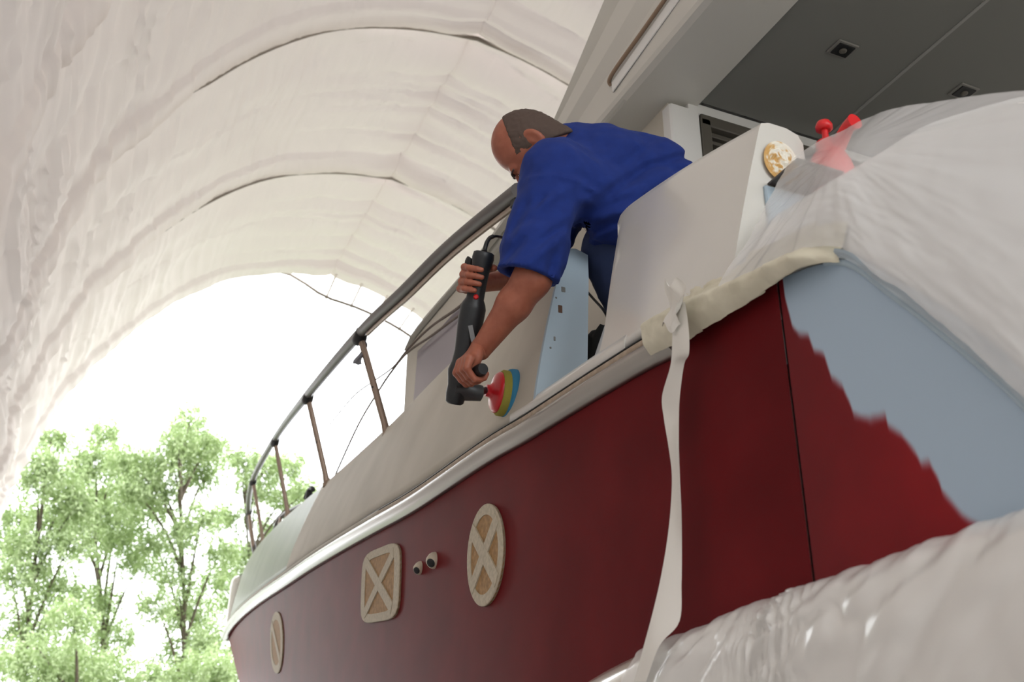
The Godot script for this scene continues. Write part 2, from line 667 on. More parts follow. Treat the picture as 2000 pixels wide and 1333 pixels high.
# ---------------------------------------------------------------- the yacht
func hull() -> void:
	yacht = thing("motor_yacht", "large motor yacht with dark red sanded hull and cream upper works under the vault", "yacht", Vector3(2.6, 0, -7))
	# red topsides from the panel seam to the stem
	var g := Geo.new()
	g.grid(150, 26, func(u: float, v: float) -> Vector3:
		var h := v * 1.75
		var sb := stem_at(h)
		var s := lerpf(1.503, sb, 1.0 - pow(1.0 - u, 1.25))
		return Vector3(minf(hull_x(s, h), MID - 0.002), tab(rail_y, s) - h, -s))
	put("port_topside", g, M.red, yacht)
	var gs := Geo.new()
	gs.grid(60, 10, func(u: float, v: float) -> Vector3:
		var h := v * 1.75
		var s := lerpf(0.62, stem_at(h), u)
		return mir(Vector3(minf(hull_x(s, h), MID - 0.002), maxf(tab(rail_y, s), 1.4) - h * (1.0 if s > 1.4 else 0.3), -s)))
	put("starboard_topside", gs, M.red, yacht)
	# stern quarter, red with a sprayed grey primer field
	var q := Geo.new()
	q.grid(60, 40, func(u: float, v: float) -> Vector3:
		var s := lerpf(1.497, 0.62, u)
		return Vector3(1.25, lerpf(tab(rail_y, s), minf(1.15, tab(rail_y, s) - 0.02), v), -s))
	for k in q.v.size():
		q.uv[k] = Vector2((1.497 + q.v[k].z) / 0.9, (2.7 - q.v[k].y) / 0.9)
	put("quarter_panel", q, primer_paint(), yacht)
	put("panel_joint", Geo.new().box(Transform3D(Basis(), Vector3(1.262, 2.15, -1.5)), Vector3(0.01, 1.1, 0.02), 0.001), M.dark, yacht)
	# raised lip along the swept-down stern edge
	var lp := PackedVector3Array()
	for k in 30:
		var s := lerpf(1.36, 0.62, k / 29.0)
		lp.append(Vector3(1.249, tab(rail_y, s), -s))
	put("quarter_lip", Geo.new().tube(lp, [0.006], 8), M.primer, yacht)
	# bottom
	var b := Geo.new()
	for side in 2:
		b.grid(50, 8, func(u: float, v: float) -> Vector3:
			var s := lerpf(0.62, stem_at(1.75), u)
			var x := minf(hull_x(s, 1.75), MID - 0.01)
			var y := maxf(tab(rail_y, s), 2.6) - 1.75
			var p := Vector3(lerpf(x, MID, v), lerpf(y, lerpf(0.02, y - 0.05, u * u), pow(v, 0.8)), -s)
			return mir(p) if side == 1 else p)
	put("bottom", b, mat(60, 62, 70, 0.8), yacht)
	put("transom", Geo.new().box(Transform3D(Basis(), Vector3(2.6, 1.2, -0.64)), Vector3(2.68, 1.5, 0.06), 0.01), M.white, yacht)
	# decks
	var dk := Geo.new()
	dk.grid(60, 8, func(u: float, v: float) -> Vector3:
		var s := lerpf(4.2, 14.6, u)
		var x := minf(hull_x(s, 0) + 0.1, MID - 0.01)
		return Vector3(lerpf(x, 2 * MID - x, v), tab(rail_y, s) + 0.12 + 0.06 * sin(PI * v), -s))
	put("foredeck", dk, M.gel, yacht)
	put("side_deck", Geo.new().box(Transform3D(Basis(), Vector3(2.6, 2.57, -2.3)), Vector3(2.36, 0.06, 3.2), 0.005), M.gel, yacht)
	# rub rail: pale wooden strip above, rounded light rail below
	put("wooden_strip", sweep(Geo.new(), 1.86, 4.3, 60, [[-0.012, -0.006], [0.011, -0.01], [0.015, -0.014], [0.015, -0.029], [0.0, -0.033]], 0.6), M.strip, yacht)
	put("gunwale_moulding", sweep(Geo.new(), 4.28, 14.78, 90, [[-0.012, -0.004], [0.012, -0.008], [0.016, -0.014], [0.015, -0.028], [0.0, -0.032]], 0.6), M.gel_dull, yacht)
	put("strip_seam", sweep(Geo.new(), 1.9, 4.6, 50, [[0.0, -0.0015], [0.0105, -0.0035], [0.0125, -0.0085], [0.0, -0.009]]), M.dark, yacht)
	put("rub_rail", sweep(Geo.new(), 1.86, 14.8, 140, [[0.0, -0.03], [0.024, -0.034], [0.032, -0.044], [0.033, -0.057], [0.026, -0.072], [0.013, -0.085], [0.0, -0.09]], 0.7), M.railing, yacht)
	put("rub_rail", sweep(Geo.new(), 1.86, 14.8, 60, [[0.0, -0.02], [0.034, -0.024], [0.045, -0.05], [0.018, -0.08], [0.0, -0.084]], 0.7, true), M.railing, yacht)


func primer_paint() -> StandardMaterial3D:
	var w := 480
	var img := Image.create_empty(w, w, false, Image.FORMAT_RGB8)
	var pts := PackedVector2Array([Vector2(-1.483, 2.601), Vector2(-1.473, 2.541), Vector2(-1.459, 2.518), Vector2(-1.432, 2.501), Vector2(-1.423, 2.466), Vector2(-1.398, 2.445), Vector2(-1.387, 2.395), Vector2(-1.363, 2.375), Vector2(-1.351, 2.337), Vector2(-1.346, 2.311), Vector2(-1.309, 2.288), Vector2(-1.273, 2.284), Vector2(-1.271, 2.265), Vector2(-1.246, 2.243), Vector2(-1.222, 2.200), Vector2(-1.215, 2.179), Vector2(-1.198, 2.179), Vector2(-1.185, 2.142), Vector2(-1.184, 2.125), Vector2(-1.153, 2.081), Vector2(-1.122, 2.049), Vector2(-1.089, 2.029), Vector2(-1.057, 2.014)])
	var n := noise(0.02, 31, 3)
	var red := Color8(146, 30, 36)
	var red2 := Color8(110, 26, 31)
	var pr := Color8(176, 196, 214)
	for x in w:
		var z := -1.497 + 0.9 * (x + 0.5) / w
		var yb := -1.0
		for k in pts.size() - 1:
			if z >= pts[k].x and z < pts[k + 1].x:
				yb = lerpf(pts[k].y, pts[k + 1].y, (z - pts[k].x) / (pts[k + 1].x - pts[k].x))
		if z < pts[0].x:
			yb = 9.0
		elif yb < 0.0:
			yb = pts[-1].y
		for y in w:
			var wy := 2.7 - 0.9 * (y + 0.5) / w
			var t := n.get_noise_2d(x, y) * 0.006
			var a := smoothstep(-0.012, 0.016, wy - yb + t)
			var r := red2.lerp(red, clampf(0.3 * n.get_noise_2d(x * 0.4, y * 0.4) + (z + 1.47) * 3.0, 0.0, 1.0))
			img.set_pixel(x, y, r.lerp(pr, a))
	var m := mat(255, 255, 255, 0.45, {"metallic_specular": 0.25})
	m.albedo_texture = ImageTexture.create_from_image(img)
	m.texture_repeat = false
	return m


func bulwarks() -> void:
	for side in 2:
		var s0 := 2.63
		var rings := []
		for k in 121:
			var u := k / 120.0
			var s := lerpf(s0, 14.4, u)
			var ring := PackedVector3Array()
			for j in 13:
				ring.append(bul_pt(s, j / 12.0))
			var wide := lerpf(0.085, 0.05, u)
			var top := bul_pt(s, 1.0)
			ring.append(bul_pt(s, 1.0, 0.012) + Vector3(0, 0.014, 0))
			ring.append(bul_pt(s, 1.0, wide * 0.5) + Vector3(0, 0.02, 0))
			ring.append(bul_pt(s, 1.0, wide) + Vector3(0, 0.006, 0))
			ring.append(bul_pt(s, 0.85, wide + 0.02))
			ring.append(Vector3(bul_pt(s, 0.0, 0.17 if s < 10.0 else 0.1).x, bul_pt(s, 0.0).y - 0.05, top.z))
			if side == 1:
				for j in ring.size():
					ring[j] = mir(ring[j])
			rings.append(ring)
		put("bulwark", Geo.new().loft(rings.slice(0, 46), true, false, true), M.gel_dull, yacht)
		put("bow_bulwark", Geo.new().loft(rings.slice(45), true, true, true), M.gel_bow_reflect_tint, yacht)
		if side == 0:
			# the gate end of the bulwark, rubbed down to grey primer
			var pr: PackedVector3Array = rings[0]
			var inner := PackedVector3Array()
			var c := Vector3.ZERO
			for p in pr:
				c += p
			c /= pr.size()
			for p in pr:
				inner.append(c + (p - c) * 0.97 + Vector3(0, 0, 0.012))
			var gp := put("gate_post", Geo.new().loft([pr, inner], true, false, true, true), M.primer, yacht)
			for a in [[Vector3(1.343, 3.151, -2.617), 0.014, 0.026], [Vector3(1.355, 3.221, -2.617), 0.014, 0.018], [Vector3(1.33, 3.187, -2.617), 0.006, 0.006], [Vector3(1.322, 3.047, -2.617), 0.006, 0.014], [Vector3(1.308, 3.014, -2.617), 0.006, 0.006]]:
				put("rust_mark", Geo.new().box(Transform3D(Basis(), a[0]), Vector3(a[1], a[2], 0.004), 0.001), mat(92, 66, 50, 0.8) if a[2] > 0.02 else mat(122, 122, 118, 0.8), gp)
	# rounded stem head closing the bow between the two bulwarks
	put("stem_head", Geo.new().tube(smooth_path([Vector3(MID, 4.42, -14.66), Vector3(MID, 4.75, -14.5), Vector3(MID, 5.0, -14.36), Vector3(MID, 5.1, -14.25)], 5), [0.05, 0.055, 0.06, 0.065, 0.07, 0.075, 0.08, 0.085, 0.09, 0.095, 0.1, 0.1, 0.1, 0.09, 0.07, 0.04], 16), M.gel, yacht)
	# sill across the gate
	put("gate_sill", sweep(Geo.new(), 2.1, 2.8, 12, [[0.0, -0.01], [-0.003, 0.03], [-0.01, 0.047], [-0.028, 0.054], [-0.17, 0.054], [-0.17, -0.06]]), M.gel, yacht)
	# bulwark panel aft of the gate, cut off square at its after end
	var rings := []
	for k in 41:
		var u := k / 40.0
		var top_s := 2.33
		var ring := PackedVector3Array()
		var s := lerpf(top_s, 1.655, u)
		var corner := clampf((s - 2.24) / 0.09, 0.0, 1.0)
		var y0 := tab(rail_y, s) + 0.0
		var y1: float = lerpf(3.172, 3.315, clampf((s - 1.66) / 0.66, 0.0, 1.0)) + 0.012 * sin(PI * clampf((s - 1.66) / 0.66, 0.0, 1.0))
		y1 -= 0.03 * (1.0 - sqrt(maxf(1.0 - corner * corner, 0.0)))
		for j in 15:
			var t := j / 14.0
			# the front edge leans: lower rows end further aft
			var ss := s - 0.1 * (1.0 - t) * (1.0 - u) * (1.0 - 0.35 * smoothstep(0.25, 0.0, t))
			if j == 0:
				ss = s - 0.02 * (1.0 - u)
			var dish := 0.012 * smoothstep(2.05, 2.3, s)
			ring.append(Vector3(1.25 + 0.13 * pow(t, 1.15) + dish, lerpf(y0, y1, t), -ss))
		ring.append(Vector3(1.388, y1 + 0.018, -s))
		ring.append(Vector3(1.41, y1 + 0.026, -s))
		ring.append(Vector3(1.46, y1 + 0.026, -s))
		ring.append(Vector3(1.492, y1 + 0.016, -s))
		ring.append(Vector3(1.505, y1 - 0.006, -s))
		ring.append(Vector3(1.5, lerpf(y0, y1, 0.5), -s))
		ring.append(Vector3(1.42, y0, -s))
		rings.append(ring)
	var panel := put("bulwark_panel", Geo.new().loft(rings, true, true, true), M.gel, yacht)
	# raw foam core showing in the cut end
	var foam := Geo.new()
	var fn := noise(34.0, 41, 4)
	var cols := PackedColorArray()
	foam.grid(36, 40, func(u: float, v: float) -> Vector3:
		var a := u * TAU
		var r := sqrt(v)
		var x := cos(a) * 0.048 * r
		var y := sin(a) * 0.056 * r
		x *= 0.85 if y < 0.0 and x > 0 else 1.0
		var z := 0.004 + 0.01 * fn.get_noise_2d(x, y) * (1.0 - pow(v, 4.0))
		return Vector3(1.425, 3.089, -1.651) + Vector3(x + y * 0.12, y, z))
	for p in foam.v:
		var t := smoothstep(-0.16, 0.06, fn.get_noise_2d(p.x + 4.0, p.y * 1.3) * 0.8 + (p.x - 1.43) * 8.0 + (p.y - 3.06) * 2.0)
		cols.append(Color8(198, 156, 92).lerp(Color8(232, 228, 214), t).srgb_to_linear())
	foam.col = cols
	var fm := mat(255, 255, 255, 0.85, {"vertex_color_use_as_albedo": true})
	put("foam_core", foam, fm, panel)
	var end := put("end_face", Geo.new().box(Transform3D(Basis(), Vector3(1.43, 2.93, -1.652)), Vector3(0.12, 0.16, 0.012), 0.004), M.primer, panel)
	end.set_meta("label", "grey primed strip below the foam")
	var pl := Geo.new()
	pl.box(Transform3D(Basis(Vector3.UP, 0.0), Vector3(1.448, 3.018, -1.6)), Vector3(0.13, 0.006, 0.11), 0.002)
	var plt := put("steel_plate", pl, M.steel, yacht)
	put("screw", Geo.new().lathe([[0.0, 0.0], [0.006, 0.0], [0.004, -0.003]], Transform3D(Basis(), Vector3(1.46, 3.0145, -1.575)), 10), M.railing, plt)
	# coaming along the stern quarter (under the plastic sheet)
	var cr := []
	for k in 31:
		var s := lerpf(1.64, 0.66, k / 30.0)
		var yt := tab([[0.66, 2.55], [0.96, 2.765], [1.1, 2.83], [1.21, 2.87], [1.33, 2.885], [1.45, 2.905], [1.64, 2.93]], s)
		var y0 := tab(rail_y, s) + 0.005
		var ring := PackedVector3Array()
		for j in 9:
			var t := j / 8.0
			ring.append(Vector3(1.252 + 0.12 * pow(t, 1.2), lerpf(y0, yt - 0.02, t), -s))
		ring.append(Vector3(1.39, yt, -s))
		ring.append(Vector3(1.76, yt + 0.01, -s))
		ring.append(Vector3(1.8, yt - 0.02, -s))
		ring.append(Vector3(1.8, minf(y0, 2.6), -s))
		cr.append(ring)
	put("stern_coaming", Geo.new().loft(cr, true, true, true), M.white, yacht)


func superstructure() -> void:
	# flybridge wing: outer face with a hand groove, level underside
	for side in 2:
		var rings := []
		for k in 61:
			var s := lerpf(5.12, -0.9, k / 60.0)
			var top := tab([[-1.0, 5.6], [1.9, 5.25], [2.87, 4.74], [3.29, 4.5], [3.71, 4.31], [4.11, 4.23], [4.98, 4.24], [5.12, 4.16]], s)
			var ring := PackedVector3Array()
			var lo := 4.2
			var prof := [[1.99, 0.0], [1.735, 0.0], [1.715, 0.012], [1.708, 0.03]]
			var lift := top - lo
			prof.append([1.70, lift * 0.3])
			prof.append([1.675, lift * 0.42])
			prof.append([1.672, lift * 0.62])
			prof.append([1.715, lift * 0.72])
			prof.append([1.745, lift * 0.86])
			prof.append([1.70, lift])
			prof.append([1.75, lift + 0.02])
			prof.append([1.86, lift])
			prof.append([1.99, 0.06 if lift > 0.1 else lift * 0.8])
			for p in prof:
				var q := Vector3(p[0], lo + (p[1] if lift > 0.05 else minf(p[1], maxf(lift, 0.0))), -s)
				ring.append(mir(q) if side == 1 else q)
			rings.append(ring)
		var wing := put("flybridge_wing", Geo.new().loft(rings, true, true, true, true), mat(206, 204, 196, 0.4), yacht)
		if side == 0:
			var gp := Geo.new()
			gp.tube(smooth_path([Vector3(1.706, 4.305, -2.86), Vector3(1.69, 4.325, -2.83), Vector3(1.69, 4.35, -2.6), Vector3(1.69, 4.39, -2.2), Vector3(1.69, 4.44, -1.6)], 6), [0.008], 8)
			put("groove_trim", gp, mat(150, 126, 104, 0.5), wing)
			put("groove_recess", Geo.new().box(Transform3D(Basis(Vector3.RIGHT, -0.11), Vector3(1.703, 4.355, -2.2)), Vector3(0.008, 0.05, 1.3), 0.003), M.white, wing)
	# flybridge floor with its grey lined underside
	put("flybridge_floor", Geo.new().box(Transform3D(Basis(), Vector3(2.6, 4.3, -2.1)), Vector3(1.26, 0.08, 6.0), 0.01), M.white, yacht)
	var so := put("soffit", Geo.new().box(Transform3D(Basis(), Vector3(2.6, 4.24, -0.9)), Vector3(1.215, 0.04, 3.64), 0.004), M.liner, yacht)
	put("joint_trim", Geo.new().box(Transform3D(Basis(), Vector3(2.575, 4.219, -0.92)), Vector3(0.014, 0.006, 3.58), 0.002), mat(150, 150, 145, 0.5), so)
	for x in [2.295, 2.855]:
		var dl := put("downlight", Geo.new().box(Transform3D(Basis(), Vector3(x, 4.218, -2.26)), Vector3(0.088, 0.008, 0.075), 0.003), mat(128, 126, 120, 0.4), so)
		put("lens", Geo.new().box(Transform3D(Basis(), Vector3(x, 4.2125, -2.26)), Vector3(0.066, 0.005, 0.055), 0.001), M.dark, dl)
		put("bulb", Geo.new().lathe([[0.014, -0.0], [0.013, -0.004], [0.006, -0.005]], Transform3D(Basis(), Vector3(x, 4.211, -2.26)), 14), M.frame, dl)
	# saloon: after bulkhead with its window, side walls, front
	put("bulkhead_header", Geo.new().box(Transform3D(Basis(), Vector3(2.6, 4.19, -2.745)), Vector3(1.3, 0.05, 0.05), 0.004), M.white, yacht)
	put("bulkhead_pillar", Geo.new().box(Transform3D(Basis(), Vector3(1.93, 3.4, -2.745)), Vector3(0.13, 1.56, 0.06), 0.008), M.white, yacht)
	put("bulkhead_pillar", Geo.new().box(Transform3D(Basis(), Vector3(3.27, 3.4, -2.745)), Vector3(0.13, 1.56, 0.06), 0.008), M.white, yacht)
	var wf := Geo.new()
	for a in [[2.6, 4.145, 1.2, 0.05], [2.6, 2.7, 1.2, 0.2]]:
		wf.box(Transform3D(Basis(), Vector3(a[0], a[1], -2.74)), Vector3(a[2], a[3], 0.05), 0.004)
	for x in [2.02, 2.62, 3.18]:
		wf.box(Transform3D(Basis(), Vector3(x, 3.4, -2.74)), Vector3(0.045, 1.5, 0.05), 0.004)
	for a in [[2.6, 4.1, 1.1, 0.02], [2.6, 4.065, 1.1, 0.015]]:
		wf.box(Transform3D(Basis(), Vector3(a[0], a[1], -2.75)), Vector3(a[2], a[3], 0.03), 0.002)
	var door := put("saloon_door", wf, M.frame, yacht)
	put("pane", Geo.new().box(Transform3D(Basis(), Vector3(2.6, 3.42, -2.775)), Vector3(1.12, 1.35, 0.01), 0.001), M.glass, door)
	for side in 2:
		var w := Geo.new()
		w.loft(wall_rings(side), true, true, true, true)
		var sw := put("saloon_side", w, mat(206, 200, 186, 0.4), yacht)
		var wl := Geo.new()
		wl.grid(24, 6, func(u: float, v: float) -> Vector3:
			var s := lerpf(4.15, 5.0 - 0.05 * v, u)
			var y0 := 3.62 + (s - 3.7) * 0.06
			var p := Vector3(1.693 + 0.0, lerpf(y0, 4.1 - 0.02 * sin(PI * u), v), -s)
			return mir(p) if side == 1 else p)
		put("side_window", wl, mat(158, 150, 158, 0.25), sw)
	# the raked front of the saloon
	var fr := Geo.new()
	fr.grid(24, 8, func(u: float, v: float) -> Vector3:
		var x := lerpf(1.72, 3.48, u)
		var bulge := 1.1 * sin(PI * u)
		return Vector3(x, lerpf(3.2, 4.2, v), -(5.14 + bulge * (1.0 - 0.25 * v) + 0.02 * (1.0 - v))))
	put("windscreen", fr, mat(60, 62, 66, 0.12), yacht)
	var rf := Geo.new()
	rf.grid(24, 8, func(u: float, v: float) -> Vector3:
		var x := lerpf(1.72, 3.48, u)
		return Vector3(x, 4.2 + 0.08 * sin(PI * u), -lerpf(2.8, 5.14 + 0.85 * sin(PI * u), v)))
	put("saloon_roof", rf, M.gel, yacht)


func wall_rings(side: int) -> Array:
	var rings := []
	for k in 25:
		var s := lerpf(2.75, 5.14, k / 24.0)
		var ring := PackedVector3Array()
		var q0 := 1.7 if s > 4.05 else 1.88
		for p in [[q0 + 0.05, 2.6], [q0, 3.3], [q0 - 0.002, 4.2], [1.98, 4.2], [1.98, 2.6]]:
			var q := Vector3(p[0], p[1], -s - (0.03 * (4.2 - p[1]) if k == 24 else 0.0))
			ring.append(mir(q) if side == 1 else q)
		rings.append(ring)
	return rings


func guard_rails() -> void:
	# tube of the guard rail and its leaning stanchions
	var top := [Vector3(1.4, 3.855, -3.038), Vector3(1.41, 4.016, -3.751), Vector3(1.42, 4.116, -4.382), Vector3(1.45, 4.276, -5.22), Vector3(1.575, 4.589, -6.887), Vector3(1.87, 5.167, -9.318), Vector3(2.12, 5.506, -11.524), Vector3(2.36, 5.631, -12.932), Vector3(2.45, 5.459, -13.15), Vector3(2.5, 5.035, -12.896)]
	for side in 2:
		var pts := []
		for p in top:
			pts.append(mir(p) if side == 1 else p)
		var path := smooth_path(pts, 8)
		put("guard_rail", Geo.new().tube(path, [0.03], 14), M.steel, yacht)
		if side == 0:
			var low := PackedVector3Array()
			for p in path.slice(0, 24):
				low.append(p + Vector3(0.012, -0.04, 0.0))
			put("rail_underside_track", Geo.new().tube(low, [0.012], 8), M.steel_brown, yacht)
			put("rail_bracket", Geo.new().box(Transform3D(Basis(), Vector3(1.405, 3.832, -3.071)), Vector3(0.03, 0.06, 0.05), 0.006), M.dark, yacht)
	var posts := [[Vector3(1.45, 4.265, -5.218), Vector3(1.6, 3.672, -5.101)], [Vector3(1.575, 4.576, -6.882), Vector3(1.75, 3.974, -6.854)], [Vector3(1.87, 5.144, -9.309), Vector3(2.05, 4.48, -9.301)], [Vector3(2.12, 5.492, -11.518), Vector3(2.3, 4.814, -11.495)], [Vector3(2.4, 5.629, -13.088), Vector3(2.5, 5.037, -12.951)]]
	for a in posts:
		for side in 2:
			var t: Vector3 = mir(a[0]) if side == 1 else a[0]
			var b: Vector3 = mir(a[1]) if side == 1 else a[1]
			var st := put("stanchion", Geo.new().tube(PackedVector3Array([t, t.lerp(b, 0.9), b + Vector3(0, -0.02, 0)]), [0.019, 0.019, 0.024], 12), M.steel_brown, yacht)
			if side == 0:
				put("rail_clamp", Geo.new().tube(PackedVector3Array([t + Vector3(0, 0.012, 0.04), t + Vector3(0.002, -0.02, 0.0), t + Vector3(0.0, -0.015, -0.04)]), [0.034, 0.038, 0.032], 12), M.dark, st)
				put("base_foot", Geo.new().lathe([[0.03, -0.03], [0.03, -0.008], [0.022, 0.012], [0.016, 0.03]], Transform3D(Basis(), b), 14), M.steel_brown, st)
				put("wire_eye", Geo.new().tube(PackedVector3Array([t.lerp(b, 0.55) + Vector3(-0.02, 0, 0.012), t.lerp(b, 0.55) + Vector3(0.02, 0, -0.012)]), [0.006], 8), M.dark, st)
	# cleat on the foredeck edge
	var c: Vector3 = Vector3(2, 4.383, -8.377)
	var cl := put("cleat", Geo.new().tube(smooth_path([c + Vector3(0, 0, 0.12), c + Vector3(0, 0.035, 0.06), c + Vector3(0, 0.035, -0.06), c + Vector3(0, 0.0, -0.12)], 5), [0.018], 8), M.dark, yacht)
	put("cleat_foot", Geo.new().tube(PackedVector3Array([c + Vector3(0, 0.03, 0), c + Vector3(0, -0.12, 0)]), [0.025, 0.035], 10), M.dark, cl)
	# grey rag on the first stanchion
	var a: Vector3 = Vector3(1.448, 4.235, -5.187)
	var rag := Geo.new()
	rag.grid(8, 24, func(u: float, v: float) -> Vector3:
		var w := lerpf(0.028, 0.05, v) * (0.55 + 0.45 * absf(cos(v * PI * 1.05)))
		return a + Vector3(0.006 + 0.012 * sin(v * 5.0), -0.155 * v, -0.012) + Vector3(0.911, 0, 0.412) * (u - 0.5 + 0.45 * sin(v * 4.2) * (1.0 - v * 0.9)) * w + Vector3(0, 0, 0.01 * sin(u * 6.0 + v * 7.0)))
	tag(put("rag", rag, mat(128, 128, 134, 0.9)), "small grey rag tied round the top of the stanchion nearest the man", "rag")
	# two thin ropes running forward past the saloon
	var r1 := smooth_path([Vector3(1.69, 4.07, -4.301), Vector3(1.68, 4.068, -4.381), Vector3(1.67, 4.121, -4.704), Vector3(1.66, 4.133, -5.012), Vector3(1.66, 4.132, -5.273), Vector3(1.66, 4.19, -5.611), Vector3(1.68, 4.289, -6.102), Vector3(1.72, 4.358, -6.839)], 6)
	var r2 := smooth_path([Vector3(1.685, 4.012, -4.285), Vector3(1.68, 4.022, -4.378), Vector3(1.67, 4.066, -4.699), Vector3(1.66, 4.114, -5.009), Vector3(1.665, 4.122, -5.268), Vector3(1.67, 4.104, -5.514), Vector3(1.72, 4.102, -6.086), Vector3(1.76, 3.979, -6.696)], 6)
	tag(put("rope", Geo.new().tube(r1, [0.007, 0.007, 0.007, 0.007, 0.007, 0.007, 0.007, 0.007, 0.007, 0.007, 0.006, 0.006, 0.006, 0.006, 0.006, 0.006, 0.006, 0.006, 0.005, 0.005, 0.005, 0.004], 8), mat(120, 108, 100, 0.8)), "thin rope passing the saloon side, the upper of the crossing pair", "rope", "ropes by the saloon")
	tag(put("rope_001", Geo.new().tube(r2, [0.007, 0.007, 0.006], 8), mat(120, 108, 100, 0.8)), "thin rope passing the saloon side, the lower one meeting the bulwark top", "rope", "ropes by the saloon")


# a disc-like plate that follows the hull: outline radius function in (along, up)
func hull_pt(s: float, y: float, out: float) -> Vector3:
	var h := tab(rail_y, s) - y
	return Vector3(hull_x(s, h), y, -s) + hull_out(s, h) * out

func plate(g: Geo, s0: float, y0: float, half_s: float, half_y: float, power: float, out: float, inner := 0.0, tilt := 0.0) -> Geo:
	var n := 48
	var rings := []
	for r in [[1.0, 0.0], [1.0, out * 0.8], [0.985, out], [maxf(inner, 0.02), out]] + ([[inner, 0.0]] if inner > 0.0 else []):
		var ring := PackedVector3Array()
		for k in n:
			var a := TAU * k / n
			var ca := cos(a)
			var sa := sin(a)
			var rr: float = pow(pow(absf(ca), power) + pow(absf(sa), power), -1.0 / power) * r[0]
			var ds := ca * rr * half_s
			ring.append(hull_pt(s0 + ds, y0 + sa * rr * half_y + ds * tilt, r[1]))
		rings.append(ring)
	return g.loft(rings, true, false, inner == 0.0, true)

func bar_on_hull(g: Geo, s0: float, y0: float, s1: float, y1: float, w: float, out: float) -> Geo:
	var rings := []
	var d := Vector2(s1 - s0, y1 - y0).normalized()
	var p := Vector2(-d.y, d.x) * w / 2.0
	for k in 9:
		var t := k / 8.0
		var s := lerpf(s0, s1, t)
		var y := lerpf(y0, y1, t)
		rings.append(PackedVector3Array([hull_pt(s + p.x, y + p.y, 0.0), hull_pt(s + p.x, y + p.y, out), hull_pt(s - p.x, y - p.y, out), hull_pt(s - p.x, y - p.y, 0.0)]))
	return g.loft(rings, true, true, true, true)

func hull_fittings() -> void:
	# portholes boarded over and taped: rim ring plus a cross of tape
	for a in [[2.975, 2.475, 0.15, 0.155, 2.0, 0.22], [4.235, 2.672, 0.32, 0.15, 5.0, 0.3], [7.42, 3.02, 0.38, 0.2, 2.2, 0.26]]:
		var tilt: float = 0.16 if a[4] > 4.0 else (0.2 if a[0] > 7 else 0.1)
		var ph := put("porthole", plate(Geo.new(), a[0], a[1], a[2], a[3], a[4], 0.008, 0.0, tilt), M.ochre, yacht)
		ph.set_meta("label", "ochre porthole blank under tape")
		put("tape_rim", plate(Geo.new(), a[0], a[1], a[2], a[3], a[4], 0.011, 1.0 - a[5] * (0.75 if a[4] > 4.0 else 1.0), tilt), M.tape, ph)
		var w: float = 0.045 if a[0] < 7 else 0.05
		var dx: float = a[2] * 0.72
		var dy: float = a[3] * (0.72 if a[4] > 4.0 else 0.6)
		put("tape_strip", bar_on_hull(Geo.new(), a[0] - dx, a[1] - dy - dx * tilt, a[0] + dx, a[1] + dy + dx * tilt, w, 0.013), M.tape, ph)
		if a[0] < 7:
			put("tape_strip", bar_on_hull(Geo.new(), a[0] - dx, a[1] + dy - dx * tilt, a[0] + dx, a[1] - dy + dx * tilt, w, 0.0125), M.tape, ph)
	# two skin fittings between the portholes
	for a in [[3.66, 2.6, 1.0], [3.49, 2.585, 1.25]]:
		var n := hull_out(a[0], 0.3)
		var dir := (n * 0.7 + Vector3(0, -0.55, 0.5)).normalized()
		var b := Basis(dir.cross(Vector3.UP).normalized(), dir, dir.cross(dir.cross(Vector3.UP)).normalized())
		var k: float = a[2]
		var f := put("skin_fitting", Geo.new().lathe([[0.021 * k, -0.012], [0.023 * k, -0.002], [0.022 * k, 0.008], [0.02 * k, 0.018], [0.015 * k, 0.025], [0.013 * k, 0.026]], Transform3D(b, hull_pt(a[0], a[1], 0.0)), 18), mat(196, 184, 164, 0.5), yacht)
		put("outlet", Geo.new().lathe([[0.0125 * k, 0.02], [0.0125 * k, 0.0275], [0.004 * k, 0.028]], Transform3D(b, hull_pt(a[0], a[1], 0.0)), 14), M.dark, f)


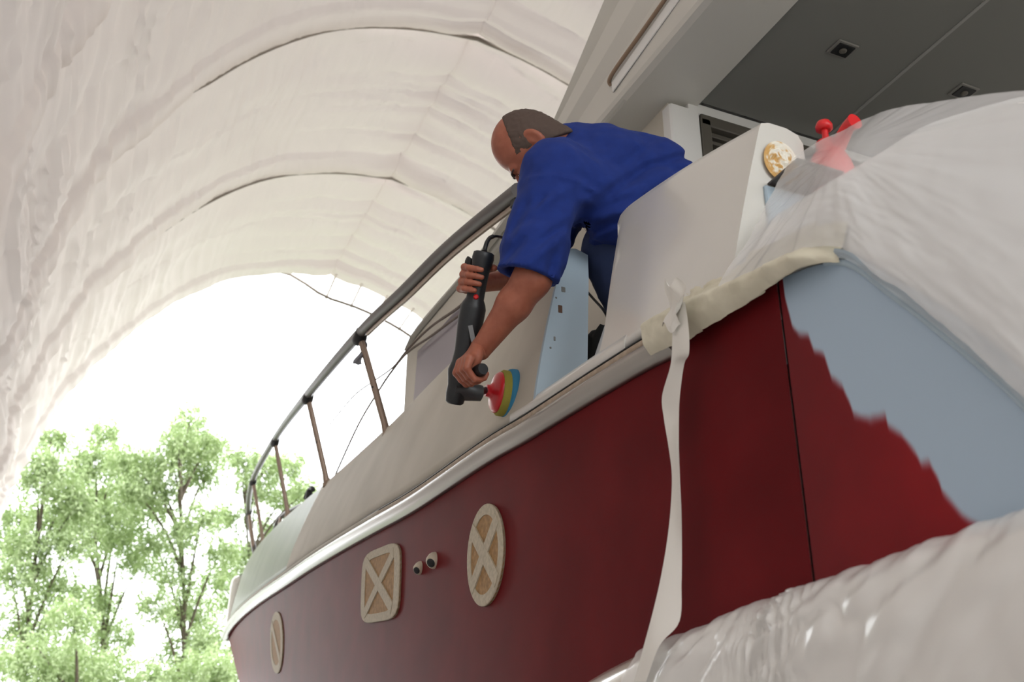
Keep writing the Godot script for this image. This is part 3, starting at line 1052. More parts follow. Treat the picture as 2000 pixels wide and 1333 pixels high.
func stern_and_films() -> void:
	# moulded spray rail low on the quarter, its nose showing white and glossy
	var rings := []
	for k in 61:
		var u := k / 60.0
		var s := lerpf(2.62, 0.62, u)
		var nose := sqrt(1.0 - pow(1.0 - clampf(u / 0.42, 0.0, 1.0), 2.2))
		var ytop := lerpf(1.86, 2.035, pow(nose, 0.9)) - 0.05 * clampf((1.0 - u) - 0.7, -1.0, 0.0) * 0.0
		var ring := PackedVector3Array()
		for j in 15:
			var a := PI * j / 14.0
			ring.append(Vector3(1.252 - 0.125 * nose * pow(sin(a), 0.7), lerpf(ytop, ytop - 0.55 * nose - 0.02, (1.0 - cos(a)) / 2.0), -s))
		ring.append(Vector3(1.29, ytop - 0.55 * nose, -s))
		ring.append(Vector3(1.29, ytop, -s))
		rings.append(ring)
	put("spray_rail", Geo.new().loft(rings, true, true, true), mat(214, 208, 196, 0.15, {"clearcoat_enabled": true, "clearcoat": 0.6, "clearcoat_roughness": 0.05}), yacht)

	# plastic sheeting wrapped over the spray rail and hanging to the floor
	var nf := noise(1.0, 51, 3)
	var nc := noise(1.0, 52, 2)
	var w := Geo.new()
	w.grid(220, 150, func(u: float, v: float) -> Vector3:
		var s := lerpf(2.0 - 0.05 * sin(v * 9.0), 0.55, u)
		var yt := 2.047 + 0.006 * nf.get_noise_1d(s * 14.0) - 0.012 * smoothstep(1.5, 1.9, s)
		var p := Vector3(1.246, yt, -s)
		var a := v * 3.0
		if a < 1.0:
			var t := a * PI * 0.62
			p = Vector3(1.246 - 0.142 * pow(sin(t), 0.7), yt - 0.275 * (1.0 - cos(t)), -s)
		else:
			var t := PI * 0.62
			p = Vector3(1.246 - 0.142 * pow(sin(t), 0.7) - 0.05 * (a - 1.0), yt - 0.275 * (1.0 - cos(t)) - (a - 1.0) * 0.76, -s)
		# gathered folds fan out from one point of the edge, the rest is drawn smooth
		var sq := (s - 1.5) / (0.55 + 1.1 * v)
		var fan := exp(-pow((sq + 0.02) / 0.1, 2.0))
		var d := 0.006 * sin(sq * 420.0 + 3.0 * nc.get_noise_1d(sq * 20.0)) * fan * smoothstep(0.0, 0.05, v) * smoothstep(0.9, 0.3, v)
		d += 0.022 * nf.get_noise_2d(s * 2.2 + v * 1.5, v * 5.0 - s * 2.0) * smoothstep(0.0, 0.15, v)
		d += 0.003 * nc.get_noise_2d(s * 9.0 + v * 16.0, v * 4.0 - s * 3.0) * smoothstep(0.02, 0.15, v) * smoothstep(1.25, 1.6, s)
		p.x -= absf(d) * 1.4 + 0.004
		return p)
	tag(put("plastic_sheet", w, M.wrap), "clear plastic sheet wrapped round the lower spray rail and hanging below the red hull side", "plastic sheet", "protective plastic")

	# plastic sheet over the stern quarter, its upper edge standing free above the coaming
	var f := Geo.new()
	f.grid(170, 130, func(u: float, v: float) -> Vector3:
		var s := lerpf(1.585, 0.6, u)
		var top := tab([[0.6, 2.48], [0.8, 2.66], [0.99, 2.795], [1.12, 2.872], [1.28, 2.96], [1.43, 3.006], [1.53, 3.03], [1.59, 3.028], [1.66, 2.99]], s)
		var low := tab(rail_y, s) + 0.035 + 0.008 * nf.get_noise_1d(s * 13.0)
		var sk := s + 0.08 * smoothstep(0.35, 0.0, v) * smoothstep(0.35, 0.0, u)   # front edge leans forward at the foot
		var x := 1.236 + 0.165 * pow(v, 1.2)
		x -= 0.035 * sin(PI * v) * smoothstep(0.0, 0.3, u)
		# creases radiating from the point where the sheet is pinned on the coaming
		var c := Vector2(s - 1.32, lerpf(low, top, v) - 2.87)
		var ang := atan2(c.y, c.x)
		var r := c.length()
		var d := 0.0055 * nf.get_noise_2d(ang * 3.0, r * 1.5) * smoothstep(0.01, 0.2, r)
		d += 0.0009 * nc.get_noise_2d(ang * 11.0, r * 3.0) * smoothstep(0.02, 0.15, r)
		d += 0.002 * nc.get_noise_2d(s * 10.0, v * 9.0) * smoothstep(0.75, 0.2, v)
		return Vector3(x - 0.012 - d, lerpf(low, top, v), -sk))
	tag(put("plastic_sheet_001", f, M.film), "translucent plastic sheet draped over the stern quarter above the grey primer patch", "plastic sheet", "protective plastic")

	# bluish masking film along the swept edge
	var bf := Geo.new()
	bf.grid(70, 8, func(u: float, v: float) -> Vector3:
		var s := lerpf(1.34, 0.62, u)
		return Vector3(1.243 - 0.004 * absf(nf.get_noise_2d(s * 30.0, v * 5.0)) - 0.004 * sin(PI * v), tab(rail_y, s) + 0.008 + (0.02 + 0.045 * smoothstep(1.32, 1.0, s)) * v, -s))
	tag(put("masking_film", bf, mat(168, 182, 192, 0.35)), "narrow bluish masking film stuck along the sloping stern edge of the hull", "masking film")

	# masking paper taped over the rub rail, in overlapping lengths
	var mp := thing("masking_paper", "cream masking paper strips taped over the rub rail aft of the hanging tape", "masking paper", Vector3(1.25, 2.6, -1.6))
	for a in [[1.93, 1.72, 0.05, -0.075, 0.052], [1.75, 1.5, 0.062, -0.085, 0.056], [1.58, 1.33, 0.075, -0.075, 0.06], [1.47, 1.315, 0.095, -0.03, 0.066], [1.88, 1.6, 0.085, 0.02, 0.03], [1.62, 1.4, 0.11, 0.04, 0.02]]:
		var g := Geo.new()
		g.grid(40, 18, func(u: float, v: float) -> Vector3:
			var s := lerpf(a[0], a[1], u)
			var y := lerpf(a[2], maxf(a[3], lerpf(-0.004, -0.085, clampf((s - 1.33) / 0.5, 0.0, 1.0))), v)
			var bul: float = 1.0 - smoothstep(0.0, 0.05, y)
			var out: float = a[4] * (1.0 - pow(absf(v - 0.55) * 1.75, 2.6) * 0.75) * lerpf(0.35, 1.0, bul) + 0.004 * nf.get_noise_2d(s * 22.0, v * 3.0 + a[0] * 9.0)
			out *= sqrt(clampf((s - 1.312) / 0.07, 0.0, 1.0))
			var p := Vector3(1.25 - maxf(out, 0.003), tab(rail_y, maxf(s, 1.32)) + y, -s)
			if y > 0.0:
				p.x += y * 0.33
			return p)
		put("paper_strip", g, M.masking, mp)

	# the loose tape hanging from the rail down to the spray rail, twisting once
	var L := [Vector3(1.185, 2.735, -1.781), Vector3(1.175, 2.661, -1.767), Vector3(1.175, 2.605, -1.776), Vector3(1.18, 2.578, -1.795), Vector3(1.19, 2.535, -1.848), Vector3(1.195, 2.485, -1.854), Vector3(1.2, 2.42, -1.851), Vector3(1.2, 2.356, -1.846), Vector3(1.195, 2.28, -1.853), Vector3(1.185, 2.206, -1.862), Vector3(1.165, 2.131, -1.863), Vector3(1.14, 2.067, -1.856), Vector3(1.12, 2.007, -1.86), Vector3(1.105, 1.939, -1.88)]
	var Rr := [Vector3(1.17, 2.692, -1.705), Vector3(1.17, 2.629, -1.699), Vector3(1.175, 2.577, -1.712), Vector3(1.19, 2.572, -1.755), Vector3(1.2, 2.516, -1.795), Vector3(1.205, 2.471, -1.812), Vector3(1.19, 2.4, -1.797), Vector3(1.19, 2.34, -1.801), Vector3(1.195, 2.269, -1.812), Vector3(1.2, 2.199, -1.827), Vector3(1.19, 2.125, -1.822), Vector3(1.165, 2.044, -1.8), Vector3(1.115, 1.994, -1.796), Vector3(1.1, 1.932, -1.826)]
	var lp := smooth_path(L, 6)
	var rp := smooth_path(Rr, 6)
	var t := Geo.new()
	var last := lp.size() - 1
	t.grid(6, last, func(u: float, v: float) -> Vector3:
		var k := int(round(v * last))
		var p := lp[k].lerp(rp[k], u)
		return p + Vector3(-0.007 * sin(PI * u) * sin(v * 9.0), 0, 0))
	var ht := thing("hanging_tape", "long white paper tape hanging down the red hull side from the rub rail", "tape", lp[0])
	put("tape_ribbon", t, M.paper, ht)
	var kn := Geo.new()
	kn.grid(16, 10, func(u: float, v: float) -> Vector3:
		var p: Vector3 = lp[1].lerp(rp[1], u)
		return p + Vector3(-0.012 - 0.01 * sin(v * 7.0 + u * 3.0), 0.05 - 0.105 * v + 0.012 * sin(u * 8.0), 0.012 * sin(v * 5.0)))
	put("crumpled_end", kn, M.paper, ht)

	# red pump bottle standing on the coaming behind the sheet
	var b: Vector3 = Vector3(1.55, 3.222, -1.626) - Vector3(0, 0.285, 0)
	var pb := thing("pump_bottle", "bright red plastic pump bottle behind the cut end of the bulwark panel", "bottle", b)
	put("body", Geo.new().lathe([[0.05, 0.0], [0.056, 0.01], [0.056, 0.13], [0.05, 0.16], [0.04, 0.185], [0.026, 0.2], [0.026, 0.225]], Transform3D(Basis(), b), 24, [6]), M.red_plastic, pb)
	put("plunger_stem", Geo.new().lathe([[0.008, 0.22], [0.008, 0.27]], Transform3D(Basis(), b), 12), M.red_plastic, pb)
	put("plunger_knob", Geo.new().lathe([[0.014, 0.262], [0.02, 0.266], [0.0205, 0.275], [0.016, 0.285], [0.006, 0.289]], Transform3D(Basis(), b), 20), M.red_plastic, pb)
	put("spout", Geo.new().tube(PackedVector3Array([b + Vector3(0.01, 0.2, 0.02), b + Vector3(0.015, 0.235, 0.06), b + Vector3(0.015, 0.235, 0.085)]), [0.02, 0.016, 0.02], 14), M.red_plastic, pb)
	# dark rounded form on the side deck inside the gate
	var bg := Geo.new()
	var nb := noise(7.0, 61, 2)
	var c: Vector3 = Vector3(1.54, 2.88, -2.69)
	bg.grid(30, 16, func(u: float, v: float) -> Vector3:
		var a := u * TAU
		var e := (v - 0.5) * PI
		var p := Vector3(cos(a) * pow(cos(e), 0.4) * 0.075, sin(e) * 0.275, sin(a) * pow(cos(e), 0.4) * 0.1)
		return c + p * (1.0 + 0.12 * nb.get_noise_3dv(p * 3.0)))
	tag(put("dark_lump", bg, mat(26, 28, 30, 0.7)), "dark rounded form on the side deck behind the grey gate post", "lump")


func axis_frame(a: Vector3, b: Vector3) -> Transform3D:
	var y := (b - a).normalized()
	var x := y.cross(Vector3.FORWARD if absf(y.z) < 0.9 else Vector3.UP).normalized()
	return Transform3D(Basis(x, y, x.cross(y)), a)


var pol_a: Vector3 = Vector3(1.08, 2.866, -2.805)
var pol_b: Vector3 = Vector3(1.08, 3.272, -2.588)

func polisher() -> void:
	var root := thing("polisher", "black corded rotary polisher with a blue foam pad held against the cream bulwark", "polisher", pol_a)
	var x := axis_frame(pol_a, pol_b)
	var l := (pol_b - pol_a).length()
	put("motor_body", Geo.new().lathe([[0.02, 0.0], [0.027, 0.006], [0.0305, 0.03], [0.03, 0.055], [0.036, 0.085], [0.0385, 0.1], [0.032, 0.125], [0.0305, 0.16], [0.034, 0.2], [0.0385, 0.25], [0.0385, 0.29], [0.034, 0.305], [0.027, 0.318], [0.026, 0.36], [0.027, 0.4], [0.033, l - 0.02], [0.031, l - 0.004], [0.024, l]], x, 28), M.tool, root)
	var head := pol_a + (pol_b - pol_a).normalized() * 0.045
	var pad_c: Vector3 = Vector3(1.285, 2.947, -2.842)
	var ax := (pad_c - head).normalized()
	var n := Vector3(0.97, -0.04, 0.1).normalized()
	put("gear_neck", Geo.new().lathe([[0.032, -0.01], [0.03, 0.03], [0.027, 0.05], [0.024, 0.075], [0.012, 0.08]], axis_frame(head, head + n), 20), mat(86, 88, 90, 0.35, {"metallic": 0.5}), root)
	var bp := pad_c - n * 0.085
	put("spindle", Geo.new().tube(PackedVector3Array([head + n * 0.06, bp]), [0.011], 12), M.dark, root)
	var d := axis_frame(bp, bp + n)
	put("backing_plate", Geo.new().lathe([[0.018, 0.0], [0.02, 0.012], [0.03, 0.02], [0.056, 0.026], [0.064, 0.034], [0.064, 0.042]], d, 32), mat(196, 30, 38, 0.3), root)
	put("foam_layer", Geo.new().lathe([[0.066, 0.04], [0.072, 0.046], [0.072, 0.064], [0.07, 0.068]], d, 32), triplanar(mat(168, 158, 66, 0.9), ntex(0.2, 71, Color(0.8, 0.8, 0.76), Color.WHITE), 6.0), root)
	put("foam_pad", Geo.new().lathe([[0.07, 0.062], [0.077, 0.066], [0.08, 0.074], [0.08, 0.094], [0.075, 0.102], [0.06, 0.104]], d, 36), triplanar(mat(72, 152, 188, 0.95), ntex(0.25, 72, Color(0.7, 0.75, 0.8), Color.WHITE), 6.0, ntex(0.25, 73), 0.3), root)
	# trigger side button, paddle, side handle, name plate, cord
	put("switch_button", Geo.new().lathe([[0.008, 0.0], [0.008, 0.006], [0.005, 0.009]], axis_frame(Vector3(1.074, 3.141, -2.633), Vector3(1.058, 3.118, -2.592)), 14), M.red_plastic, root)
	put("switch_paddle", Geo.new().tube(smooth_path([Vector3(1.058, 3.268, -2.633), Vector3(1.054, 3.255, -2.642), Vector3(1.065, 3.22, -2.656)], 5), [0.01, 0.014], 10), M.dark, root)
	put("rating_plate", Geo.new().box(Transform3D(Basis(Vector3(0.857, 0.18, 0.484), Vector3(-0.36, 0.88, 0.311), Vector3(0.37, 0.441, -0.818)), Vector3(1.077, 3.036, -2.667)), Vector3(0.014, 0.05, 0.004), 0.001), mat(120, 122, 124, 0.4), root)
	var h0: Vector3 = Vector3(1.075, 2.931, -2.783)
	var h1: Vector3 = Vector3(1.092, 2.903, -2.613)
	put("side_handle", Geo.new().lathe([[0.012, 0.0], [0.014, 0.03], [0.0165, 0.05], [0.0165, 0.12], [0.019, (h1 - h0).length() - 0.012], [0.016, (h1 - h0).length()]], axis_frame(h0, h1), 18), M.dark, root)
	put("cord_sleeve", Geo.new().tube(smooth_path([pol_b, Vector3(1.085, 3.3, -2.585), Vector3(1.1, 3.329, -2.597), Vector3(1.11, 3.334, -2.589)], 5), [0.011, 0.008, 0.0065], 10), M.dark, root)
	put("power_cord", Geo.new().tube(smooth_path([Vector3(1.108, 3.333, -2.593), Vector3(1.13, 3.348, -2.605), Vector3(1.2, 3.396, -2.685), Vector3(1.36, 3.443, -2.804), Vector3(1.5, 3.398, -2.821), Vector3(1.52, 3.276, -2.723), Vector3(1.5, 3.153, -2.608), Vector3(1.53, 3.067, -2.637)], 6), [0.0042], 8), M.dark, root)


# ---------------------------------------------------------------- the man
# a hand closed round a bar: c = middle of the grip, ax = bar axis towards the index finger, e1 = from the bar towards the wrist
func grip(f: Field, wrist: Vector3, c: Vector3, ax: Vector3, e1: Vector3, e2: Vector3, bar: float, sweep_by := 1.0, start := 108.0) -> void:
	var rad := bar + 0.0095
	var len := [0.93, 1.0, 0.96, 0.82]
	var on := func(t: float, r: float, along: float) -> Vector3:
		var a := deg_to_rad(t)
		return c + ax * along + (e1 * cos(a) + e2 * sin(a)) * r
	for k in 4:
		var al: float = 0.031 - 0.021 * k
		var kn: Vector3 = on.call(start, rad + 0.014, al * 1.05)
		var m0: Vector3 = on.call(62.0, rad + 0.017, al * 0.9)
		f.cap(wrist.lerp(m0, 0.25), m0, 0.016, 0.0135, 0.006)
		f.cap(m0, kn, 0.0135, 0.0115, 0.006)
		var prev := kn
		var pr := 0.0105
		var ang := start
		for j in 5:
			ang += 36.0 * len[k] * (0.03 / maxf(rad, 0.026)) * sweep_by
			var q: Vector3 = on.call(ang, rad + (0.003 if j < 2 else 0.0), al)
			var r2 := 0.0102 - 0.0006 * j
			f.cap(prev, q, pr, r2, 0.0025)
			prev = q
			pr = r2
	# thumb: leaves the side of the palm and closes the other way round
	var tb: Vector3 = on.call(40.0, rad + 0.016, 0.018)
	var t1: Vector3 = on.call(8.0, rad + 0.01, 0.04)
	var t2: Vector3 = on.call(-32.0, rad + 0.004, 0.047)
	var t3: Vector3 = on.call(-66.0, rad + 0.002, 0.046)
	f.cap(wrist.lerp(tb, 0.4), tb, 0.017, 0.016, 0.008)
	f.cap(tb, t1, 0.016, 0.0125, 0.006)
	f.cap(t1, t2, 0.0122, 0.0112, 0.003)
	f.cap(t2, t3, 0.011, 0.0095, 0.003)


func person() -> void:
	var LS: Vector3 = Vector3(1.261, 3.511, -2.459)
	var RS: Vector3 = Vector3(1.479, 3.695, -2.653)
	var LE: Vector3 = Vector3(1.191, 3.157, -2.492)
	var LW: Vector3 = Vector3(1.109, 2.994, -2.678)
	var NK: Vector3 = Vector3(1.347, 3.674, -2.516)
	var HC: Vector3 = Vector3(1.205, 3.647, -2.533)
	var RE: Vector3 = Vector3(1.389, 3.494, -2.777)
	var RW: Vector3 = Vector3(1.208, 3.278, -2.731)
	var hipc: Vector3 = Vector3(1.717, 3.488, -2.583)
	var root := thing("person", "man in a blue T-shirt bending over the bulwark, both hands on a polisher", "person", Vector3(1.75, 2.6, -2.6))

	# ---- skin: head, neck, arms and hands in one mesh
	var g := Geo.new()
	var F: Vector3 = Vector3(-0.212, -0.799, -0.551)
	F = F.normalized()
	var U: Vector3 = Vector3(-0.825, 0.43, -0.288)
	U = (U - F * U.dot(F)).normalized()
	var S := U.cross(F).normalized()
	if S.dot(Vector3(-0.37, -0.441, 0.818)) < 0.0:
		S = -S
	var B := Basis(F, U, S)
	var H := func(f: float, u: float, s: float) -> Vector3:
		return HC + F * f + U * u + S * s
	var hf := Field.new(HC - Vector3.ONE * 0.2, HC + Vector3.ONE * 0.2, 0.004)
	hf.ell(H.call(-0.008, 0.03, 0), B, Vector3(0.099, 0.096, 0.079), 0.0)
	hf.ell(H.call(-0.03, 0.0, 0), B, Vector3(0.075, 0.075, 0.072), 0.03)
	hf.ell(H.call(0.03, -0.05, 0), B, Vector3(0.068, 0.075, 0.062), 0.03)
	hf.ell(H.call(0.055, -0.1, 0), B, Vector3(0.032, 0.026, 0.036), 0.03)
	hf.cap(H.call(0.082, 0.01, -0.034), H.call(0.082, 0.01, 0.034), 0.014, 0.014, 0.014)
	hf.cap(H.call(0.09, 0.0, 0), H.call(0.116, -0.036, 0), 0.009, 0.013, 0.012)
	for s in [-1.0, 1.0]:
		hf.ell(H.call(0.104, -0.042, s * 0.012), B, Vector3(0.011, 0.008, 0.008), 0.006)
		hf.ell(H.call(0.056, -0.034, s * 0.046), B, Vector3(0.026, 0.02, 0.02), 0.02)
		hf.cap(H.call(-0.005, -0.06, s * 0.058), H.call(0.045, -0.095, s * 0.032), 0.022, 0.02, 0.025)
		hf.ell(H.call(0.094, -0.014, s * 0.033), B, Vector3(0.013, 0.011, 0.017), 0.008, true)
		hf.ell(H.call(0.082, -0.015, s * 0.033), B, Vector3(0.013, 0.012, 0.014), 0.003)
		# ear: rim, bowl, lobe
		var EB := Basis((F * 0.9 - S * s * 0.35).normalized(), U, (F * 0.35 + S * s * 0.9).normalized())
		hf.ell(H.call(-0.026, -0.012, s * 0.081), EB, Vector3(0.022, 0.034, 0.011), 0.006)
		hf.ell(H.call(-0.02, -0.01, s * 0.093), EB, Vector3(0.013, 0.022, 0.008), 0.005, true)
		hf.cap(H.call(-0.012, -0.04, s * 0.079), H.call(-0.016, -0.044, s * 0.08), 0.009, 0.008, 0.008)
	hf.cap(H.call(0.088, -0.07, -0.018), H.call(0.088, -0.07, 0.018), 0.008, 0.008, 0.006)
	hf.cap(H.call(0.085, -0.082, -0.015), H.call(0.085, -0.082, 0.015), 0.009, 0.009, 0.006)
	hf.cap(H.call(0.1, -0.076, -0.022), H.call(0.1, -0.076, 0.022), 0.003, 0.003, 0.004, true)
	hf.cap(H.call(-0.03, -0.03, 0), NK, 0.062, 0.078, 0.03)
	hf.fold(H.call(-0.1, -0.06, -0.05), H.call(-0.1, -0.06, 0.05), U.cross(S), 0.007, 0.004)
	hf.into(g)

	# arms
	var m := Vector3.ONE * 0.13
	var af := Field.new(LS.min(LE).min(LW) - m, LS.max(LE).max(LW) + m, 0.006)
	af.cap(LS, LE, 0.062, 0.05, 0.0)
	af.cap(LE, LE.lerp(LW, 0.35), 0.053, 0.05, 0.03)
	af.cap(LE.lerp(LW, 0.35), LW, 0.049, 0.031, 0.02)
	af.into(g)
	var rf := Field.new(RS.min(RE).min(RW) - m, RS.max(RE).max(RW) + m, 0.008)
	rf.cap(RS, RE, 0.06, 0.048, 0.0)
	rf.cap(RE, RE.lerp(RW, 0.3), 0.05, 0.045, 0.02)
	rf.cap(RE.lerp(RW, 0.3), RW, 0.045, 0.03, 0.02)
	rf.into(g)
	# hands
	var h0: Vector3 = Vector3(1.075, 2.931, -2.783)
	var h1: Vector3 = Vector3(1.092, 2.903, -2.613)
	var hax := (h1 - h0).normalized()
	var lc := h0.lerp(h1, 0.66)
	var e1 := LW - lc
	e1 = (e1 - hax * e1.dot(hax)).normalized()
	var e2 := hax.cross(e1)
	if e2.dot(Vector3(-0.975, 0.314, -0.271)) < 0.0:
		e2 = -e2
	var lf := Field.new(lc - Vector3.ONE * 0.105, lc + Vector3.ONE * 0.105, 0.003)
	lf.cap(LW + (LW - lc) * 0.3, LW, 0.033, 0.031, 0.0)
	lf.ell(LW.lerp(lc + e2 * 0.03, 0.55), Basis(hax, (lc - LW).normalized(), hax.cross((lc - LW).normalized())).orthonormalized(), Vector3(0.042, 0.05, 0.024), 0.015)
	grip(lf, LW, lc, -hax, e1, e2, 0.0165)
	lf.into(g)
	var pax := (pol_b - pol_a).normalized()
	var rc: Vector3 = pol_a.lerp(pol_b, 0.81)
	var q1 := RW - rc
	q1 = (q1 - pax * q1.dot(pax)).normalized()
	var q2 := pax.cross(q1)
	if q2.dot(Vector3(0.37, 0.441, -0.818)) < 0.0:
		q2 = -q2
	var rw2: Vector3 = rc + q1 * 0.085 + q2 * 0.035
	var rh := Field.new(rc - Vector3.ONE * 0.12, rc + Vector3.ONE * 0.12, 0.003)
	rh.cap(RW, rw2, 0.031, 0.03, 0.0)
	rh.ell(rw2.lerp(rc + q2 * 0.045, 0.5), Basis(pax, q1, pax.cross(q1)).orthonormalized(), Vector3(0.042, 0.05, 0.026), 0.015)
	grip(rh, rw2, rc, pax, q1, q2, 0.0275, 0.8, 100.0)
	rh.into(g)
	put("body", g, M.skin, root)

	# eyes
	for s in [-1.0, 1.0]:
		var eg := Geo.new()
		eg.lathe([[0.002, -0.006], [0.008, -0.002], [0.0095, 0.002], [0.007, 0.006], [0.002, 0.0085]], Transform3D(Basis(U, F, U.cross(F)), H.call(0.088, -0.016, s * 0.033)), 14)
		put("eye", eg, mat(60, 46, 38, 0.15), root)
		var br := Geo.new()
		br.tube(smooth_path([H.call(0.099, 0.004, s * 0.012), H.call(0.099, 0.011, s * 0.03), H.call(0.086, 0.008, s * 0.05)], 5), [0.004, 0.006, 0.006, 0.005, 0.004, 0.003], 8)
		put("eyebrow", br, M.hair, root)

	# ---- cropped hair, receding
	var hh := Field.new(HC - Vector3.ONE * 0.17, HC + Vector3.ONE * 0.17, 0.005)
	hh.ell(H.call(-0.0095, 0.031, 0), B, Vector3(0.1005, 0.098, 0.0805), 0.0)
	hh.ell(H.call(-0.032, -0.0, 0), B, Vector3(0.078, 0.077, 0.074), 0.03)
	hh.cap(H.call(-0.045, -0.04, 0), H.call(-0.05, -0.075, 0), 0.062, 0.06, 0.03)
	hh.ripple(noise(70.0, 81, 2), 0.003)
	hh.cut(H.call(0.046, 0.016, 0), (F + U * 0.95).normalized())
	hh.cut(H.call(0.046, 0.016, 0), (F - U * 1.2).normalized())
	hh.cut(H.call(0.0, -0.085, 0), (-U + F * 0.25).normalized())
	put("hair", hh.into(Geo.new()), M.hair, root)

	# ---- shirt
	var lo := LS.min(RS).min(LE).min(hipc) - Vector3.ONE * 0.22
	var hi := LS.max(RS).max(LE).max(hipc) + Vector3.ONE * 0.2
	var sf := Field.new(lo, hi, 0.0085)
	var LH: Vector3 = Vector3(1.609, 3.436, -2.489)
	var RH: Vector3 = Vector3(1.839, 3.588, -2.67)
	var CH: Vector3 = Vector3(1.452, 3.618, -2.511)
	var MB: Vector3 = Vector3(1.594, 3.585, -2.488)
	var BL: Vector3 = Vector3(1.553, 3.497, -2.555)
	sf.cap(LS, LH, 0.1, 0.13, 0.0)
	sf.cap(RS, RH, 0.1, 0.13, 0.08)
	sf.cap(CH, MB, 0.13, 0.14, 0.08)
	sf.cap(MB, hipc, 0.135, 0.16, 0.08)
	sf.cap(NK, CH, 0.082, 0.125, 0.07)
	sf.cap(BL, Vector3(1.647, 3.442, -2.566), 0.125, 0.15, 0.06)
	sf.cap(Vector3(1.501, 3.505, -2.574), Vector3(1.584, 3.475, -2.552), 0.108, 0.13, 0.05)
	# sleeves
	var hemL: Vector3 = Vector3(1.18, 3.165, -2.499)
	var dirL: Vector3 = Vector3(-0.146, -0.95, -0.333)
	sf.cap(LS, hemL + (hemL - LS) * 0.15, 0.105, 0.094, 0.05)
	sf.cap(RS, RS.lerp(RE, 0.8), 0.1, 0.08, 0.05)
	var vw: Vector3 = Vector3(0.461, 0.441, -0.777)
	for a in [[Vector3(1.416, 3.447, -2.521), Vector3(1.459, 3.5, -2.473), 0.014, 0.016], [Vector3(1.459, 3.5, -2.473), Vector3(1.536, 3.573, -2.399), 0.014, 0.016], [Vector3(1.536, 3.573, -2.399), Vector3(1.676, 3.644, -2.359), 0.013, 0.012],
			[Vector3(1.387, 3.439, -2.514), Vector3(1.369, 3.358, -2.541), 0.016, 0.03], [Vector3(1.402, 3.39, -2.534), Vector3(1.486, 3.415, -2.482), 0.012, 0.018], [Vector3(1.394, 3.338, -2.566), Vector3(1.495, 3.353, -2.512), 0.01, 0.014], [Vector3(1.396, 3.432, -2.514), Vector3(1.502, 3.475, -2.443), 0.013, 0.01],
			[Vector3(1.587, 3.597, -2.387), Vector3(1.673, 3.569, -2.364), 0.012, 0.009], [Vector3(1.471, 3.578, -2.426), Vector3(1.527, 3.635, -2.369), 0.016, 0.008], [Vector3(1.521, 3.454, -2.446), Vector3(1.605, 3.521, -2.396), 0.014, 0.01],
			[Vector3(1.266, 3.426, -2.405), Vector3(1.173, 3.341, -2.443), 0.013, -0.007], [Vector3(1.26, 3.281, -2.436), Vector3(1.171, 3.18, -2.458), 0.014, -0.01], [Vector3(1.279, 3.325, -2.429), Vector3(1.206, 3.253, -2.452), 0.014, 0.009], [Vector3(1.112, 3.273, -2.459), Vector3(1.152, 3.368, -2.439), 0.013, 0.007], [Vector3(1.192, 3.382, -2.413), Vector3(1.155, 3.304, -2.447), 0.013, 0.006], [Vector3(1.099, 3.18, -2.466), Vector3(1.135, 3.243, -2.44), 0.012, 0.008], [Vector3(1.213, 3.141, -2.436), Vector3(1.238, 3.214, -2.434), 0.011, 0.008],
			[Vector3(1.156, 3.461, -2.448), Vector3(1.224, 3.468, -2.413), 0.006, -0.0035], [Vector3(1.224, 3.468, -2.413), Vector3(1.305, 3.462, -2.405), 0.006, -0.0035], [Vector3(1.305, 3.462, -2.405), Vector3(1.383, 3.443, -2.416), 0.006, -0.0035]]:
		sf.fold(a[0], a[1], vw, a[2], a[3] * 2.6)
	sf.ripple(noise(7.0, 82, 3), 0.014)
	# open hem of the near sleeve: cut and hollow it there only
	var at := 0
	for z in sf.nz:
		for y in sf.ny:
			for x in sf.nx:
				if sf.d[at] < 0.03:
					var p := sf.o + Vector3(x, y, z) * sf.c
					var t := (p - hemL).dot(dirL.normalized())
					var perp := (p - hemL) - dirL.normalized() * t
					if t > -0.09 and (p - hemL).length() < 0.2 and perp.length() < 0.125:
						sf.d[at] = maxf(sf.d[at], t)
				at += 1
	sf.cap(hemL - dirL * 0.09, hemL + dirL * 0.06, 0.05, 0.083, 0.006, true)
	# neck opening and lower hem
	sf.cap(NK + (HC - NK) * 0.35, NK + (HC - NK) * 1.2, 0.068, 0.085, 0.006, true)
	put("shirt", sf.into(Geo.new()), M.shirt, root)

	# ---- trousers and boots
	var tl := Vector3(1.62, 2.7, -2.55)
	var tf := Field.new(Vector3(1.35, 2.58, -3.1), Vector3(2.15, 3.75, -2.1), 0.012)
	tf.cap(hipc, Vector3(1.605, 3.427, -2.593), 0.165, 0.135, 0.0)
	tf.cap(Vector3(1.596, 3.402, -2.586), Vector3(1.658, 3.182, -2.677), 0.135, 0.088, 0.05)
	tf.cap(Vector3(1.658, 3.182, -2.677), Vector3(1.66, 2.7, -2.36), 0.085, 0.066, 0.03)
	tf.cap(Vector3(1.544, 3.404, -2.634), Vector3(1.636, 3.256, -2.647), 0.1, 0.092, 0.05)
	tf.cap(hipc, Vector3(1.8, 3.05, -2.62), 0.15, 0.09, 0.06)
	tf.cap(Vector3(1.8, 3.05, -2.62), Vector3(1.8, 2.7, -2.5), 0.085, 0.066, 0.03)
	tf.ripple(noise(12.0, 83, 2), 0.008)
	put("trousers", tf.into(Geo.new()), M.trousers, root)
